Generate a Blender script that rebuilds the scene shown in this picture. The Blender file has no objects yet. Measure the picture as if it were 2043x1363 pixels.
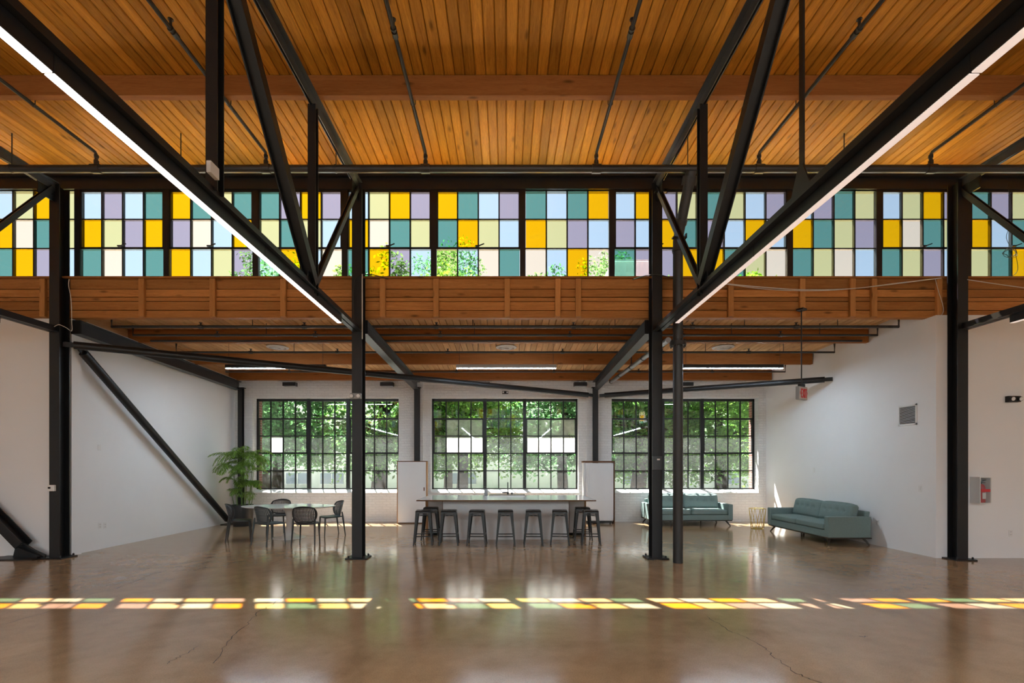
import bpy, bmesh, math, random
from mathutils import Vector, Matrix

# ------------------------------------------------------------------ camera, world, sun, exposure
scene = bpy.context.scene
COL = scene.collection
F_PX, EYE, VX, VY = 940.0, 1.65, 1010.0, 930.0      # focal length in px, eye height, vanishing point in the 2043x1363 frame

cam_data = bpy.data.cameras.new('camera')
cam_data.sensor_fit = 'HORIZONTAL'
cam_data.sensor_width = 36.0
cam_data.lens = F_PX / 2043.0 * 36.0
cam_data.shift_x = (1021.5 - VX) / 2043.0
cam_data.shift_y = (VY - 681.5) / 2043.0
cam_data.clip_end = 400
camera = bpy.data.objects.new('camera', cam_data)
camera.location = (0, 0, EYE)
camera.rotation_euler = (math.radians(90), 0, 0)
COL.objects.link(camera)
scene.camera = camera

SUN_DIR = Vector((0.50, -1.0, -1.917)).normalized()   # direction the light travels
SUN_STRENGTH = 60.0
SKY_STRENGTH = 0.32
LED_FILL_STRENGTH = 235.0      # unseen lamp segments behind the viewer, boosted as fill light; those in view stay weak
PENDANT_STRENGTH = 118.0
EXPOSURE = 0.0

world = bpy.data.worlds.new('sky')
scene.world = world
world.use_nodes = True
wn = world.node_tree
wn.nodes.clear()
w_out = wn.nodes.new('ShaderNodeOutputWorld')
w_bg = wn.nodes.new('ShaderNodeBackground')
w_sky = wn.nodes.new('ShaderNodeTexSky')
w_sky.sky_type = 'NISHITA'
w_sky.sun_disc = False
w_sky.sun_elevation = math.asin(-SUN_DIR.z)
w_sky.sun_rotation = math.atan2(-SUN_DIR.x, -SUN_DIR.y)
w_sky.air_density = 1.0
w_sky.dust_density = 2.0
w_sky.ozone_density = 1.0
w_bg.inputs['Strength'].default_value = SKY_STRENGTH
w_hs = wn.nodes.new('ShaderNodeHueSaturation')          # thin high haze: a paler sky all over
w_hs.inputs['Saturation'].default_value = 0.45
wn.links.new(w_sky.outputs['Color'], w_hs.inputs['Color'])
wn.links.new(w_hs.outputs['Color'], w_bg.inputs['Color'])
wn.links.new(w_bg.outputs['Background'], w_out.inputs['Surface'])

sun_data = bpy.data.lights.new('sun', 'SUN')
sun_data.energy = SUN_STRENGTH
sun_data.angle = math.radians(0.53)
sun_data.color = (1.0, 0.95, 0.87)
sun = bpy.data.objects.new('sun', sun_data)
sun.rotation_euler = SUN_DIR.to_track_quat('-Z', 'Y').to_euler()
sun.location = (-10, 30, 40)
COL.objects.link(sun)

vs = scene.view_settings
vs.view_transform = 'Standard'
vs.look = 'None'
vs.gamma = 1.0
vs.use_curve_mapping = False
vs.exposure = EXPOSURE
cy = scene.cycles
cy.use_denoising = True
cy.denoiser = 'OPENIMAGEDENOISE'
cy.max_bounces = 8
cy.diffuse_bounces = 5
cy.glossy_bounces = 4
cy.transmission_bounces = 6
cy.transparent_max_bounces = 24
cy.sample_clamp_indirect = 6.0
cy.caustics_reflective = False
cy.caustics_refractive = False

R = random.Random(7)
PI = math.pi

# ------------------------------------------------------------------ helpers
def at(px, py, Y):
    """point of the place seen at pixel (px, py) when it stands at distance Y"""
    return Vector(((px - VX) * Y / F_PX, Y, EYE + (VY - py) * Y / F_PX))

def xat(px, Y): return (px - VX) * Y / F_PX
def zat(py, Y): return EYE + (VY - py) * Y / F_PX

class MB:
    """collects vertices and faces of one mesh"""
    def __init__(self):
        self.v, self.f = [], []
    def add(self, vs, fs):
        n = len(self.v)
        self.v += [Vector(p) for p in vs]
        self.f += [tuple(i + n for i in f) for f in fs]
        return self
    def box(self, x0, x1, y0, y1, z0, z1):
        p = [(x0, y0, z0), (x1, y0, z0), (x1, y1, z0), (x0, y1, z0), (x0, y0, z1), (x1, y0, z1), (x1, y1, z1), (x0, y1, z1)]
        return self.add(p, [(3, 2, 1, 0), (4, 5, 6, 7), (0, 1, 5, 4), (1, 2, 6, 5), (2, 3, 7, 6), (3, 0, 4, 7)])
    def cbox(self, c, s):
        return self.box(c[0] - s[0] / 2, c[0] + s[0] / 2, c[1] - s[1] / 2, c[1] + s[1] / 2, c[2] - s[2] / 2, c[2] + s[2] / 2)
    def loft(self, rings, close=True, caps=True):
        n = len(rings[0])
        vs = [p for r in rings for p in r]
        fs = []
        for i in range(len(rings) - 1):
            for j in range(n if close else n - 1):
                a, b = i * n + j, i * n + (j + 1) % n
                fs.append((a, b, b + n, a + n))
        if caps:
            fs.append(tuple(reversed(range(n))))
            fs.append(tuple((len(rings) - 1) * n + j for j in range(n)))
        return self.add(vs, fs)
    @staticmethod
    def frame(d, up=None):
        d = Vector(d).normalized()
        if up is None:
            up = Vector((0, 0, 1)) if abs(d.z) < 0.95 else Vector((0, 1, 0))
        s = d.cross(Vector(up)).normalized()
        u = s.cross(d).normalized()
        return s, u
    def tube(self, pts, r, n=12, caps=True):
        pts = [Vector(p) for p in pts]
        rs = r if isinstance(r, (list, tuple)) else [r] * len(pts)
        rings = []
        for i, p in enumerate(pts):
            d = pts[min(i + 1, len(pts) - 1)] - pts[max(i - 1, 0)]
            s, u = self.frame(d)
            if i and (s.dot(ps) < 0): s, u = -s, -u
            ps = s
            rings.append([p + (s * math.cos(2 * PI * k / n) + u * math.sin(2 * PI * k / n)) * rs[i] for k in range(n)])
        return self.loft(rings, True, caps)
    def bar(self, a, b, w, h, up=None):
        a, b = Vector(a), Vector(b)
        s, u = self.frame(b - a, up)
        def ring(p): return [p - s * w / 2 - u * h / 2, p + s * w / 2 - u * h / 2, p + s * w / 2 + u * h / 2, p - s * w / 2 + u * h / 2]
        return self.loft([ring(a), ring(b)])
    def ibeam(self, a, b, w, h, tf=0.014, tw=0.01, up=None):
        """I section: flanges w wide top and bottom, h deep"""
        a, b = Vector(a), Vector(b)
        s, u = self.frame(b - a, up)
        prof = [(-w / 2, -h / 2), (w / 2, -h / 2), (w / 2, -h / 2 + tf), (tw / 2, -h / 2 + tf), (tw / 2, h / 2 - tf), (w / 2, h / 2 - tf),
                (w / 2, h / 2), (-w / 2, h / 2), (-w / 2, h / 2 - tf), (-tw / 2, h / 2 - tf), (-tw / 2, -h / 2 + tf), (-w / 2, -h / 2 + tf)]
        n = len(self.v)
        k = len(prof)
        self.v += [a + s * x + u * y for x, y in prof] + [b + s * x + u * y for x, y in prof]
        for i in range(k):
            j = (i + 1) % k
            self.f.append((n + i, n + j, n + k + j, n + k + i))
        for o, rev in ((0, True), (k, False)):
            for q in ((0, 1, 2, 3, 10, 11), (3, 4, 9, 10), (4, 5, 6, 7, 8, 9)):
                f = tuple(n + o + i for i in q)
                self.f.append(tuple(reversed(f)) if rev else f)
        return self
    def lathe(self, prof, c=(0, 0, 0), n=32, sx=1.0, sy=1.0):
        rings = [[(c[0] + r * sx * math.cos(2 * PI * k / n), c[1] + r * sy * math.sin(2 * PI * k / n), c[2] + z) for k in range(n)] for r, z in prof]
        return self.loft(rings, True, True)
    def prism(self, poly, z0, z1):
        n = len(poly)
        return self.loft([[(x, y, z0) for x, y in poly], [(x, y, z1) for x, y in poly]])
    def build(self, name, mat, parent=None, smooth=False, world=True, bevel=0.0, seg=2, solid=0.0):
        off = Vector((0, 0, 0))
        if parent is not None and world:
            p = parent
            while p is not None:
                off += p.location
                p = p.parent
        me = bpy.data.meshes.new(name)
        me.from_pydata([tuple(p - off) for p in self.v], [], self.f)
        bm = bmesh.new(); bm.from_mesh(me)
        bmesh.ops.recalc_face_normals(bm, faces=bm.faces)
        if bevel > 0:
            eds = [e for e in bm.edges if len(e.link_faces) == 2 and e.calc_face_angle(0) > 0.5]
            bmesh.ops.bevel(bm, geom=eds, offset=bevel, segments=seg, affect='EDGES', profile=0.6, clamp_overlap=True)
        bm.to_mesh(me); bm.free()
        me.materials.append(mat)
        if smooth:
            me.shade_smooth() if hasattr(me, 'shade_smooth') else None
            for e in me.polygons: e.use_smooth = True
            if smooth != 'all':
                me.set_sharp_from_angle(angle=math.radians(40))
        o = bpy.data.objects.new(name, me)
        COL.objects.link(o)
        if parent is not None: o.parent = parent
        if solid:
            m = o.modifiers.new('thick', 'SOLIDIFY'); m.thickness = solid; m.offset = 0
        return o

def tag(o, label=None, cat=None, group=None, kind=None):
    if label: o['label'] = label
    if cat: o['category'] = cat
    if group: o['group'] = group
    if kind: o['kind'] = kind
    return o

def thing(name, label, cat, loc=(0, 0, 0), rz=0.0, group=None, kind=None):
    o = bpy.data.objects.new(name, None)
    o.empty_display_size = 0.1
    o.location = loc
    o.rotation_euler = (0, 0, rz)
    COL.objects.link(o)
    return tag(o, label, cat, group, kind)

def dup(root, loc=None, rz=None, label=None, group=None):
    r = root.copy(); COL.objects.link(r)
    if loc is not None: r.location = loc
    if rz is not None: r.rotation_euler = (0, 0, rz)
    if label: r['label'] = label
    if group: r['group'] = group
    for ch in list(root.children):
        c = ch.copy(); COL.objects.link(c); c.parent = r
        for g in list(ch.children):
            d = g.copy(); COL.objects.link(d); d.parent = c
    return r

def share(src, name, parent, loc, mat=None):
    o = bpy.data.objects.new(name, src.data if hasattr(src, 'data') else src)
    COL.objects.link(o)
    o.parent = parent
    o.location = loc
    return o

# ------------------------------------------------------------------ materials
def new_mat(name):
    m = bpy.data.materials.new(name); m.use_nodes = True
    nt = m.node_tree
    b = nt.nodes['Principled BSDF']
    return m, nt, b

def N(nt, kind, **kw):
    n = nt.nodes.new(kind)
    for k, v in kw.items():
        if k in n.inputs: n.inputs[k].default_value = v
        else: setattr(n, k, v)
    return n

def rgba(c): return (c[0], c[1], c[2], 1.0)

def plain(name, c, rough=0.5, metal=0.0, spec=0.5, var=0.0, scale=6.0, bump=0.0, bscale=60.0, coat=0.0):
    m, nt, b = new_mat(name)
    b.inputs['Base Color'].default_value = rgba(c)
    b.inputs['Roughness'].default_value = rough
    b.inputs['Metallic'].default_value = metal
    b.inputs['Specular IOR Level'].default_value = spec
    b.inputs['Coat Weight'].default_value = coat
    tc = N(nt, 'ShaderNodeTexCoord')
    if var:
        no = N(nt, 'ShaderNodeTexNoise', Scale=scale, Detail=5.0, Roughness=0.6)
        nt.links.new(tc.outputs['Object'], no.inputs['Vector'])
        mx = N(nt, 'ShaderNodeMix', data_type='RGBA')
        mx.inputs[6].default_value = rgba([max(0, x * (1 - var)) for x in c])
        mx.inputs[7].default_value = rgba([min(1, x * (1 + var)) for x in c])
        nt.links.new(no.outputs['Fac'], mx.inputs[0])
        nt.links.new(mx.outputs[2], b.inputs['Base Color'])
    if bump:
        n2 = N(nt, 'ShaderNodeTexNoise', Scale=bscale, Detail=3.0)
        nt.links.new(tc.outputs['Object'], n2.inputs['Vector'])
        bp = N(nt, 'ShaderNodeBump', Strength=bump, Distance=0.01)
        nt.links.new(n2.outputs['Fac'], bp.inputs['Height'])
        nt.links.new(bp.outputs['Normal'], b.inputs['Normal'])
    return m

def wood(name, dark, light, axis, rough=0.5, var=0.35, knots=True):
    """grain stretched along axis (0 x, 1 y, 2 z); each plank its own tone"""
    m, nt, b = new_mat(name)
    L = nt.links.new
    geo = N(nt, 'ShaderNodeNewGeometry')
    oi = N(nt, 'ShaderNodeObjectInfo')
    mp = N(nt, 'ShaderNodeMapping')
    sc = [14.0, 14.0, 14.0]; sc[axis] = 0.9
    mp.inputs['Scale'].default_value = sc
    off = N(nt, 'ShaderNodeVectorMath', operation='SCALE')
    cmb = N(nt, 'ShaderNodeCombineXYZ')
    for i in range(3): L(oi.outputs['Random'], cmb.inputs[i])
    off.inputs['Scale'].default_value = 37.0
    L(cmb.outputs[0], off.inputs[0])
    ad = N(nt, 'ShaderNodeVectorMath', operation='ADD')
    L(geo.outputs['Position'], ad.inputs[0]); L(off.outputs[0], ad.inputs[1])
    L(ad.outputs[0], mp.inputs['Vector'])
    no = N(nt, 'ShaderNodeTexNoise', Scale=1.0, Detail=6.0, Roughness=0.65, Distortion=1.2)
    L(mp.outputs[0], no.inputs['Vector'])
    wv = N(nt, 'ShaderNodeTexNoise', Scale=3.5, Detail=3.0, Roughness=0.6, Distortion=3.0)
    L(mp.outputs[0], wv.inputs['Vector'])
    mixf = N(nt, 'ShaderNodeMath', operation='MULTIPLY_ADD')
    L(wv.outputs['Fac'], mixf.inputs[0]); mixf.inputs[1].default_value = 0.45
    sub = N(nt, 'ShaderNodeMath', operation='MULTIPLY'); sub.inputs[1].default_value = 0.55
    L(no.outputs['Fac'], sub.inputs[0]); L(sub.outputs[0], mixf.inputs[2])
    rp = N(nt, 'ShaderNodeValToRGB')
    rp.color_ramp.elements[0].position = 0.3; rp.color_ramp.elements[0].color = rgba(dark)
    rp.color_ramp.elements[1].position = 0.68; rp.color_ramp.elements[1].color = rgba(light)
    L(mixf.outputs[0], rp.inputs['Fac'])
    mr = N(nt, 'ShaderNodeMapRange')
    mr.inputs['To Min'].default_value = 1.0 - var; mr.inputs['To Max'].default_value = 1.0 + var * 0.7
    L(oi.outputs['Random'], mr.inputs['Value'])
    hs = N(nt, 'ShaderNodeHueSaturation')
    L(rp.outputs['Color'], hs.inputs['Color']); L(mr.outputs[0], hs.inputs['Value'])
    last = hs.outputs['Color']
    if knots:
        mp2 = N(nt, 'ShaderNodeMapping')
        s2 = [5.0, 5.0, 5.0]; s2[axis] = 1.6
        mp2.inputs['Scale'].default_value = s2
        L(ad.outputs[0], mp2.inputs['Vector'])
        vo = N(nt, 'ShaderNodeTexVoronoi', Scale=1.0)
        L(mp2.outputs[0], vo.inputs['Vector'])
        kr = N(nt, 'ShaderNodeMapRange')
        kr.inputs['From Min'].default_value = 0.05; kr.inputs['From Max'].default_value = 0.16
        kr.inputs['To Min'].default_value = 0.45; kr.inputs['To Max'].default_value = 1.0
        L(vo.outputs['Distance'], kr.inputs['Value'])
        mu = N(nt, 'ShaderNodeMix', data_type='RGBA', blend_type='MULTIPLY')
        mu.inputs[0].default_value = 1.0
        L(last, mu.inputs[6]); L(kr.outputs[0], mu.inputs[7])
        last = mu.outputs[2]
    L(last, b.inputs['Base Color'])
    b.inputs['Roughness'].default_value = rough
    b.inputs['Specular IOR Level'].default_value = 0.07
    bp = N(nt, 'ShaderNodeBump', Strength=0.15, Distance=0.01)
    L(no.outputs['Fac'], bp.inputs['Height']); L(bp.outputs['Normal'], b.inputs['Normal'])
    return m

def brick(name, c1, c2, mortar, painted):
    m, nt, b = new_mat(name)
    L = nt.links.new
    geo = N(nt, 'ShaderNodeNewGeometry')
    sp = N(nt, 'ShaderNodeSeparateXYZ'); L(geo.outputs['Position'], sp.inputs[0])
    ad = N(nt, 'ShaderNodeMath', operation='ADD'); L(sp.outputs[0], ad.inputs[0]); L(sp.outputs[1], ad.inputs[1])
    cb = N(nt, 'ShaderNodeCombineXYZ'); L(ad.outputs[0], cb.inputs[0]); L(sp.outputs[2], cb.inputs[1])
    jn = N(nt, 'ShaderNodeTexNoise', Scale=3.0, Detail=3.0); L(geo.outputs['Position'], jn.inputs['Vector'])
    jv = N(nt, 'ShaderNodeVectorMath', operation='SCALE'); jv.inputs['Scale'].default_value = 0.02
    L(jn.outputs['Color'], jv.inputs[0])
    av = N(nt, 'ShaderNodeVectorMath', operation='ADD'); L(cb.outputs[0], av.inputs[0]); L(jv.outputs[0], av.inputs[1])
    br = N(nt, 'ShaderNodeTexBrick')
    br.inputs['Color1'].default_value = rgba(c1); br.inputs['Color2'].default_value = rgba(c2); br.inputs['Mortar'].default_value = rgba(mortar)
    br.inputs['Scale'].default_value = 1.0
    br.inputs['Mortar Size'].default_value = 0.009; br.inputs['Mortar Smooth'].default_value = 0.25
    br.inputs['Brick Width'].default_value = 0.215; br.inputs['Row Height'].default_value = 0.075
    L(av.outputs[0], br.inputs['Vector'])
    L(br.outputs['Color'], b.inputs['Base Color'])
    b.inputs['Roughness'].default_value = 0.6 if painted else 0.85
    no = N(nt, 'ShaderNodeTexNoise', Scale=28.0, Detail=4.0); L(geo.outputs['Position'], no.inputs['Vector'])
    mm = N(nt, 'ShaderNodeMath', operation='MULTIPLY_ADD')
    L(br.outputs['Fac'], mm.inputs[0]); mm.inputs[1].default_value = -1.0; L(no.outputs['Fac'], mm.inputs[2])
    bp = N(nt, 'ShaderNodeBump', Strength=1.0, Distance=0.02 if painted else 0.012)
    L(mm.outputs[0], bp.inputs['Height']); L(bp.outputs['Normal'], b.inputs['Normal'])
    return m

def glass(name, col, gloss=0.05, milky=0.0, mcol=(0.9, 0.9, 0.9), dens=1.0):
    """thin coloured pane: two faces, each lets sqrt(col) through"""
    m, nt, b = new_mat(name)
    nt.nodes.remove(b)
    L = nt.links.new
    out = nt.nodes['Material Output']
    tr = N(nt, 'ShaderNodeBsdfTransparent'); tr.inputs['Color'].default_value = rgba([math.sqrt(c * dens) for c in col])
    last = tr.outputs[0]
    if milky:
        tl = N(nt, 'ShaderNodeBsdfTranslucent'); tl.inputs['Color'].default_value = rgba(mcol)
        mx = N(nt, 'ShaderNodeMixShader'); 
        no = N(nt, 'ShaderNodeTexNoise', Scale=2.5, Detail=6.0, Roughness=0.7)
        ge = N(nt, 'ShaderNodeNewGeometry'); L(ge.outputs['Position'], no.inputs['Vector'])
        mr = N(nt, 'ShaderNodeMapRange'); mr.inputs['From Min'].default_value = 0.3; mr.inputs['From Max'].default_value = 0.7
        mr.inputs['To Min'].default_value = milky * 0.6; mr.inputs['To Max'].default_value = min(1, milky * 1.4)
        L(no.outputs['Fac'], mr.inputs['Value']); L(mr.outputs[0], mx.inputs[0])
        L(last, mx.inputs[1]); L(tl.outputs[0], mx.inputs[2]); last = mx.outputs[0]
    gl = N(nt, 'ShaderNodeBsdfGlossy', Roughness=0.02)
    lw = N(nt, 'ShaderNodeLayerWeight'); lw.inputs['Blend'].default_value = 0.5
    pw = N(nt, 'ShaderNodeMath', operation='POWER'); L(lw.outputs['Facing'], pw.inputs[0]); pw.inputs[1].default_value = 4.0
    ma = N(nt, 'ShaderNodeMath', operation='MULTIPLY_ADD'); L(pw.outputs[0], ma.inputs[0]); ma.inputs[1].default_value = 0.5; ma.inputs[2].default_value = gloss
    mg = N(nt, 'ShaderNodeMixShader'); L(ma.outputs[0], mg.inputs[0]); L(last, mg.inputs[1]); L(gl.outputs[0], mg.inputs[2])
    L(mg.outputs[0], out.inputs['Surface'])
    return m

def emit(name, c, s):
    m, nt, b = new_mat(name)
    b.inputs['Base Color'].default_value = rgba((0.8, 0.8, 0.8))
    b.inputs['Emission Color'].default_value = rgba(c)
    b.inputs['Emission Strength'].default_value = s
    return m

def leafy(name, c, trans=0.45, var=0.5):
    m, nt, b = new_mat(name)
    L = nt.links.new
    out = nt.nodes['Material Output']
    ge = N(nt, 'ShaderNodeNewGeometry')
    mx = N(nt, 'ShaderNodeMix', data_type='RGBA')
    mx.inputs[6].default_value = rgba([x * (1 - var) for x in c]); mx.inputs[7].default_value = rgba([x * (1 + var) for x in c])
    L(ge.outputs['Random Per Island'], mx.inputs[0])
    L(mx.outputs[2], b.inputs['Base Color'])
    b.inputs['Roughness'].default_value = 0.45
    b.inputs['Specular IOR Level'].default_value = 0.35
    tl = N(nt, 'ShaderNodeBsdfTranslucent')
    hs = N(nt, 'ShaderNodeHueSaturation'); hs.inputs['Value'].default_value = 1.6; hs.inputs['Saturation'].default_value = 1.15
    L(mx.outputs[2], hs.inputs['Color']); L(hs.outputs[0], tl.inputs['Color'])
    ms = N(nt, 'ShaderNodeMixShader'); ms.inputs[0].default_value = trans
    L(b.outputs[0], ms.inputs[1]); L(tl.outputs[0], ms.inputs[2]); L(ms.outputs[0], out.inputs['Surface'])
    return m

def concrete_floor():
    m, nt, b = new_mat('polished_concrete')
    L = nt.links.new
    ge = N(nt, 'ShaderNodeNewGeometry')
    n1 = N(nt, 'ShaderNodeTexNoise', Scale=0.55, Detail=7.0, Roughness=0.62, Distortion=0.8)
    n2 = N(nt, 'ShaderNodeTexNoise', Scale=5.0, Detail=6.0, Roughness=0.7)
    n3 = N(nt, 'ShaderNodeTexNoise', Scale=90.0, Detail=2.0)
    for n in (n1, n2, n3): L(ge.outputs['Position'], n.inputs['Vector'])
    r1 = N(nt, 'ShaderNodeValToRGB')
    e = r1.color_ramp.elements
    e[0].position = 0.28; e[0].color = rgba((0.280, 0.175, 0.094))
    e[1].position = 0.7; e[1].color = rgba((0.450, 0.300, 0.172))
    L(n1.outputs['Fac'], r1.inputs['Fac'])
    r2 = N(nt, 'ShaderNodeMapRange'); r2.inputs['From Min'].default_value = 0.3; r2.inputs['From Max'].default_value = 0.75
    r2.inputs['To Min'].default_value = 0.88; r2.inputs['To Max'].default_value = 1.12
    L(n2.outputs['Fac'], r2.inputs['Value'])
    m1 = N(nt, 'ShaderNodeMix', data_type='RGBA', blend_type='MULTIPLY'); m1.inputs[0].default_value = 1.0
    L(r1.outputs['Color'], m1.inputs[6]); L(r2.outputs[0], m1.inputs[7])
    # dark pits and scuffs
    vo = N(nt, 'ShaderNodeTexNoise', Scale=7.0, Detail=8.0, Roughness=0.8, Distortion=0.4)
    mpv = N(nt, 'ShaderNodeMapping'); mpv.inputs['Scale'].default_value = (0.6, 1.6, 1.0)
    L(ge.outputs['Position'], mpv.inputs['Vector']); L(mpv.outputs[0], vo.inputs['Vector'])
    r3 = N(nt, 'ShaderNodeMapRange'); r3.inputs['From Min'].default_value = 0.70; r3.inputs['From Max'].default_value = 0.75
    r3.inputs['To Min'].default_value = 1.0; r3.inputs['To Max'].default_value = 0.35
    L(vo.outputs['Fac'], r3.inputs['Value'])
    m2 = N(nt, 'ShaderNodeMix', data_type='RGBA', blend_type='MULTIPLY'); m2.inputs[0].default_value = 1.0
    L(m1.outputs[2], m2.inputs[6]); L(r3.outputs[0], m2.inputs[7])
    r4 = N(nt, 'ShaderNodeMapRange'); r4.inputs['From Min'].default_value = 0.25; r4.inputs['From Max'].default_value = 0.75
    r4.inputs['To Min'].default_value = 0.85; r4.inputs['To Max'].default_value = 1.15
    L(n3.outputs['Fac'], r4.inputs['Value'])
    m3 = N(nt, 'ShaderNodeMix', data_type='RGBA', blend_type='MULTIPLY'); m3.inputs[0].default_value = 1.0
    L(m2.outputs[2], m3.inputs[6]); L(r4.outputs[0], m3.inputs[7])
    L(m3.outputs[2], b.inputs['Base Color'])
    rr = N(nt, 'ShaderNodeMapRange'); rr.inputs['From Min'].default_value = 0.3; rr.inputs['From Max'].default_value = 0.7
    rr.inputs['To Min'].default_value = 0.12; rr.inputs['To Max'].default_value = 0.17
    L(n2.outputs['Fac'], rr.inputs['Value']); L(rr.outputs[0], b.inputs['Roughness'])
    b.inputs['Specular IOR Level'].default_value = 0.95
    bp = N(nt, 'ShaderNodeBump', Strength=0.02, Distance=0.01)
    L(n2.outputs['Fac'], bp.inputs['Height']); L(bp.outputs['Normal'], b.inputs['Normal'])
    return m

M = {}
M['floor'] = concrete_floor()
M['white_wall'] = plain('white_paint', (0.84, 0.85, 0.865), 0.75, var=0.03, scale=1.5, bump=0.04, bscale=40)
M['white_brick'] = brick('white_painted_brick', (0.86, 0.865, 0.87), (0.82, 0.825, 0.83), (0.78, 0.785, 0.79), True)
M['red_brick'] = brick('red_brick', (0.36, 0.12, 0.09), (0.26, 0.09, 0.07), (0.45, 0.38, 0.34), False)
M['steel'] = plain('black_steel', (0.011, 0.011, 0.012), 0.42, spec=0.4, var=0.35, scale=9, bump=0.05, bscale=30)
M['steel_grey'] = plain('charcoal_steel', (0.032, 0.034, 0.038), 0.38, spec=0.5, var=0.3, scale=5)
M['pipe'] = plain('black_pipe', (0.024, 0.022, 0.021), 0.4, var=0.3, scale=8)
M['galv'] = plain('galvanised_pipe', (0.30, 0.31, 0.33), 0.38, metal=0.6, var=0.2)
M['deck'] = wood('roof_deck_wood', (0.310, 0.112, 0.014), (0.700, 0.315, 0.040), 1, 0.5, 0.28)
M['deck_low'] = wood('low_deck_wood', (0.50, 0.27, 0.115), (0.78, 0.50, 0.26), 1, 0.55, 0.18)
M['beam_wood'] = wood('beam_wood', (0.230, 0.078, 0.020), (0.380, 0.150, 0.046), 0, 0.5, 0.12)
M['fascia'] = wood('fascia_wood', (0.310, 0.122, 0.036), (0.560, 0.255, 0.082), 0, 0.5, 0.3)
M['batten'] = wood('batten_wood', (0.400, 0.175, 0.055), (0.620, 0.300, 0.105), 2, 0.5, 0.18)
M['roof_white'] = plain('white_roof_membrane', (0.78, 0.77, 0.74), 0.8, var=0.08, scale=1.0)
M['led'] = emit('led_lens', (0.80, 0.93, 1.0), LED_FILL_STRENGTH)
M['led_low'] = emit('led_lens_low', (1.0, 0.90, 0.84), 2.2)
M['led_faint'] = emit('led_lens_faint', (1.0, 0.80, 0.73), 0.62)
M['led_dim'] = emit('led_lens_cool', (0.68, 0.85, 1.0), PENDANT_STRENGTH)
M['black'] = plain('black_plastic', (0.012, 0.012, 0.013), 0.45)
M['white_plastic'] = plain('white_plastic', (0.80, 0.80, 0.80), 0.35)
M['grey_plastic'] = plain('grey_plastic', (0.32, 0.33, 0.34), 0.4)
M['white_lam'] = plain('white_laminate', (0.76, 0.76, 0.77), 0.35, var=0.02)
M['ply'] = wood('plywood_edge', (0.26, 0.13, 0.06), (0.46, 0.26, 0.13), 2, 0.5, 0.05, knots=False)
M['ply_dark'] = wood('brown_edge', (0.12, 0.06, 0.035), (0.2, 0.105, 0.06), 0, 0.45, 0.05, knots=False)
M['island_lam'] = plain('island_laminate', (0.70, 0.71, 0.73), 0.4, var=0.03)
M['top_lam'] = plain('worktop_laminate', (0.62, 0.62, 0.63), 0.14, spec=0.6)
M['stool'] = plain('gunmetal_stool', (0.010, 0.0105, 0.011), 0.30, metal=0.2, var=0.3, scale=7)
M['chair_teal'] = plain('slate_chair_plastic', (0.050, 0.066, 0.073), 0.45)
M['chair_dark'] = plain('charcoal_chair_plastic', (0.022, 0.022, 0.024), 0.45)
M['marble'] = plain('white_table_gloss', (0.80, 0.80, 0.80), 0.08, spec=0.6, var=0.04, scale=3)
M['sofa'] = plain('sage_green_fabric', (0.178, 0.240, 0.234), 0.9, spec=0.2, var=0.14, scale=40, bump=0.25, bscale=350)
M['sofa_wood'] = plain('dark_walnut', (0.035, 0.022, 0.015), 0.4)
M['gold'] = plain('brass_wire', (0.62, 0.47, 0.10), 0.3, metal=0.85)
M['pot'] = plain('black_pot', (0.020, 0.020, 0.021), 0.5, bump=0.1, bscale=20)
M['soil'] = plain('soil', (0.03, 0.02, 0.013), 0.95, bump=0.6, bscale=60)
M['palm'] = leafy('palm_leaf', (0.145, 0.255, 0.045), 0.35, 0.45)
M['stem'] = plain('palm_stem', (0.11, 0.19, 0.045), 0.5, var=0.3)
M['chrome'] = plain('brushed_steel', (0.55, 0.55, 0.56), 0.22, metal=1.0)
M['dark_metal'] = plain('dark_tap_metal', (0.10, 0.10, 0.105), 0.25, metal=0.8)
M['red'] = plain('red_enamel', (0.55, 0.02, 0.03), 0.35)
M['exit_red'] = plain('exit_letters', (0.62, 0.012, 0.02), 0.4)
M['exit_face'] = plain('exit_face', (0.50, 0.47, 0.47), 0.4)
M['silver'] = plain('clear_polished_cover', (0.42, 0.41, 0.40), 0.12, metal=0.7)
M['crack'] = plain('crack_line', (0.030, 0.020, 0.014), 0.9)
M['white_cable'] = plain('white_cable', (0.66, 0.64, 0.61), 0.5)
M['grey_metal'] = plain('painted_grille', (0.66, 0.66, 0.65), 0.45)
M['dark_gap'] = plain('dark_inside', (0.012, 0.012, 0.012), 0.9)
M['bark'] = plain('tree_bark', (0.040, 0.033, 0.028), 0.95, spec=0.0, var=0.4, scale=6, bump=0.6, bscale=14)
M['leaf_a'] = leafy('leaf_mid_green', (0.125, 0.245, 0.080), 0.5, 0.55)
M['leaf_b'] = leafy('leaf_deep_green', (0.100, 0.210, 0.090), 0.5, 0.5)
M['leaf_c'] = leafy('leaf_bright_green', (0.165, 0.300, 0.080), 0.5, 0.5)
M['stucco'] = plain('white_stucco', (0.80, 0.79, 0.80), 0.9, var=0.05, scale=2)
M['ext_glass'] = plain('blue_grey_window', (0.20, 0.26, 0.36), 0.15)
M['ground'] = plain('pale_concrete_paving', (0.45, 0.44, 0.42), 0.9, var=0.15, scale=0.7)
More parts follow.
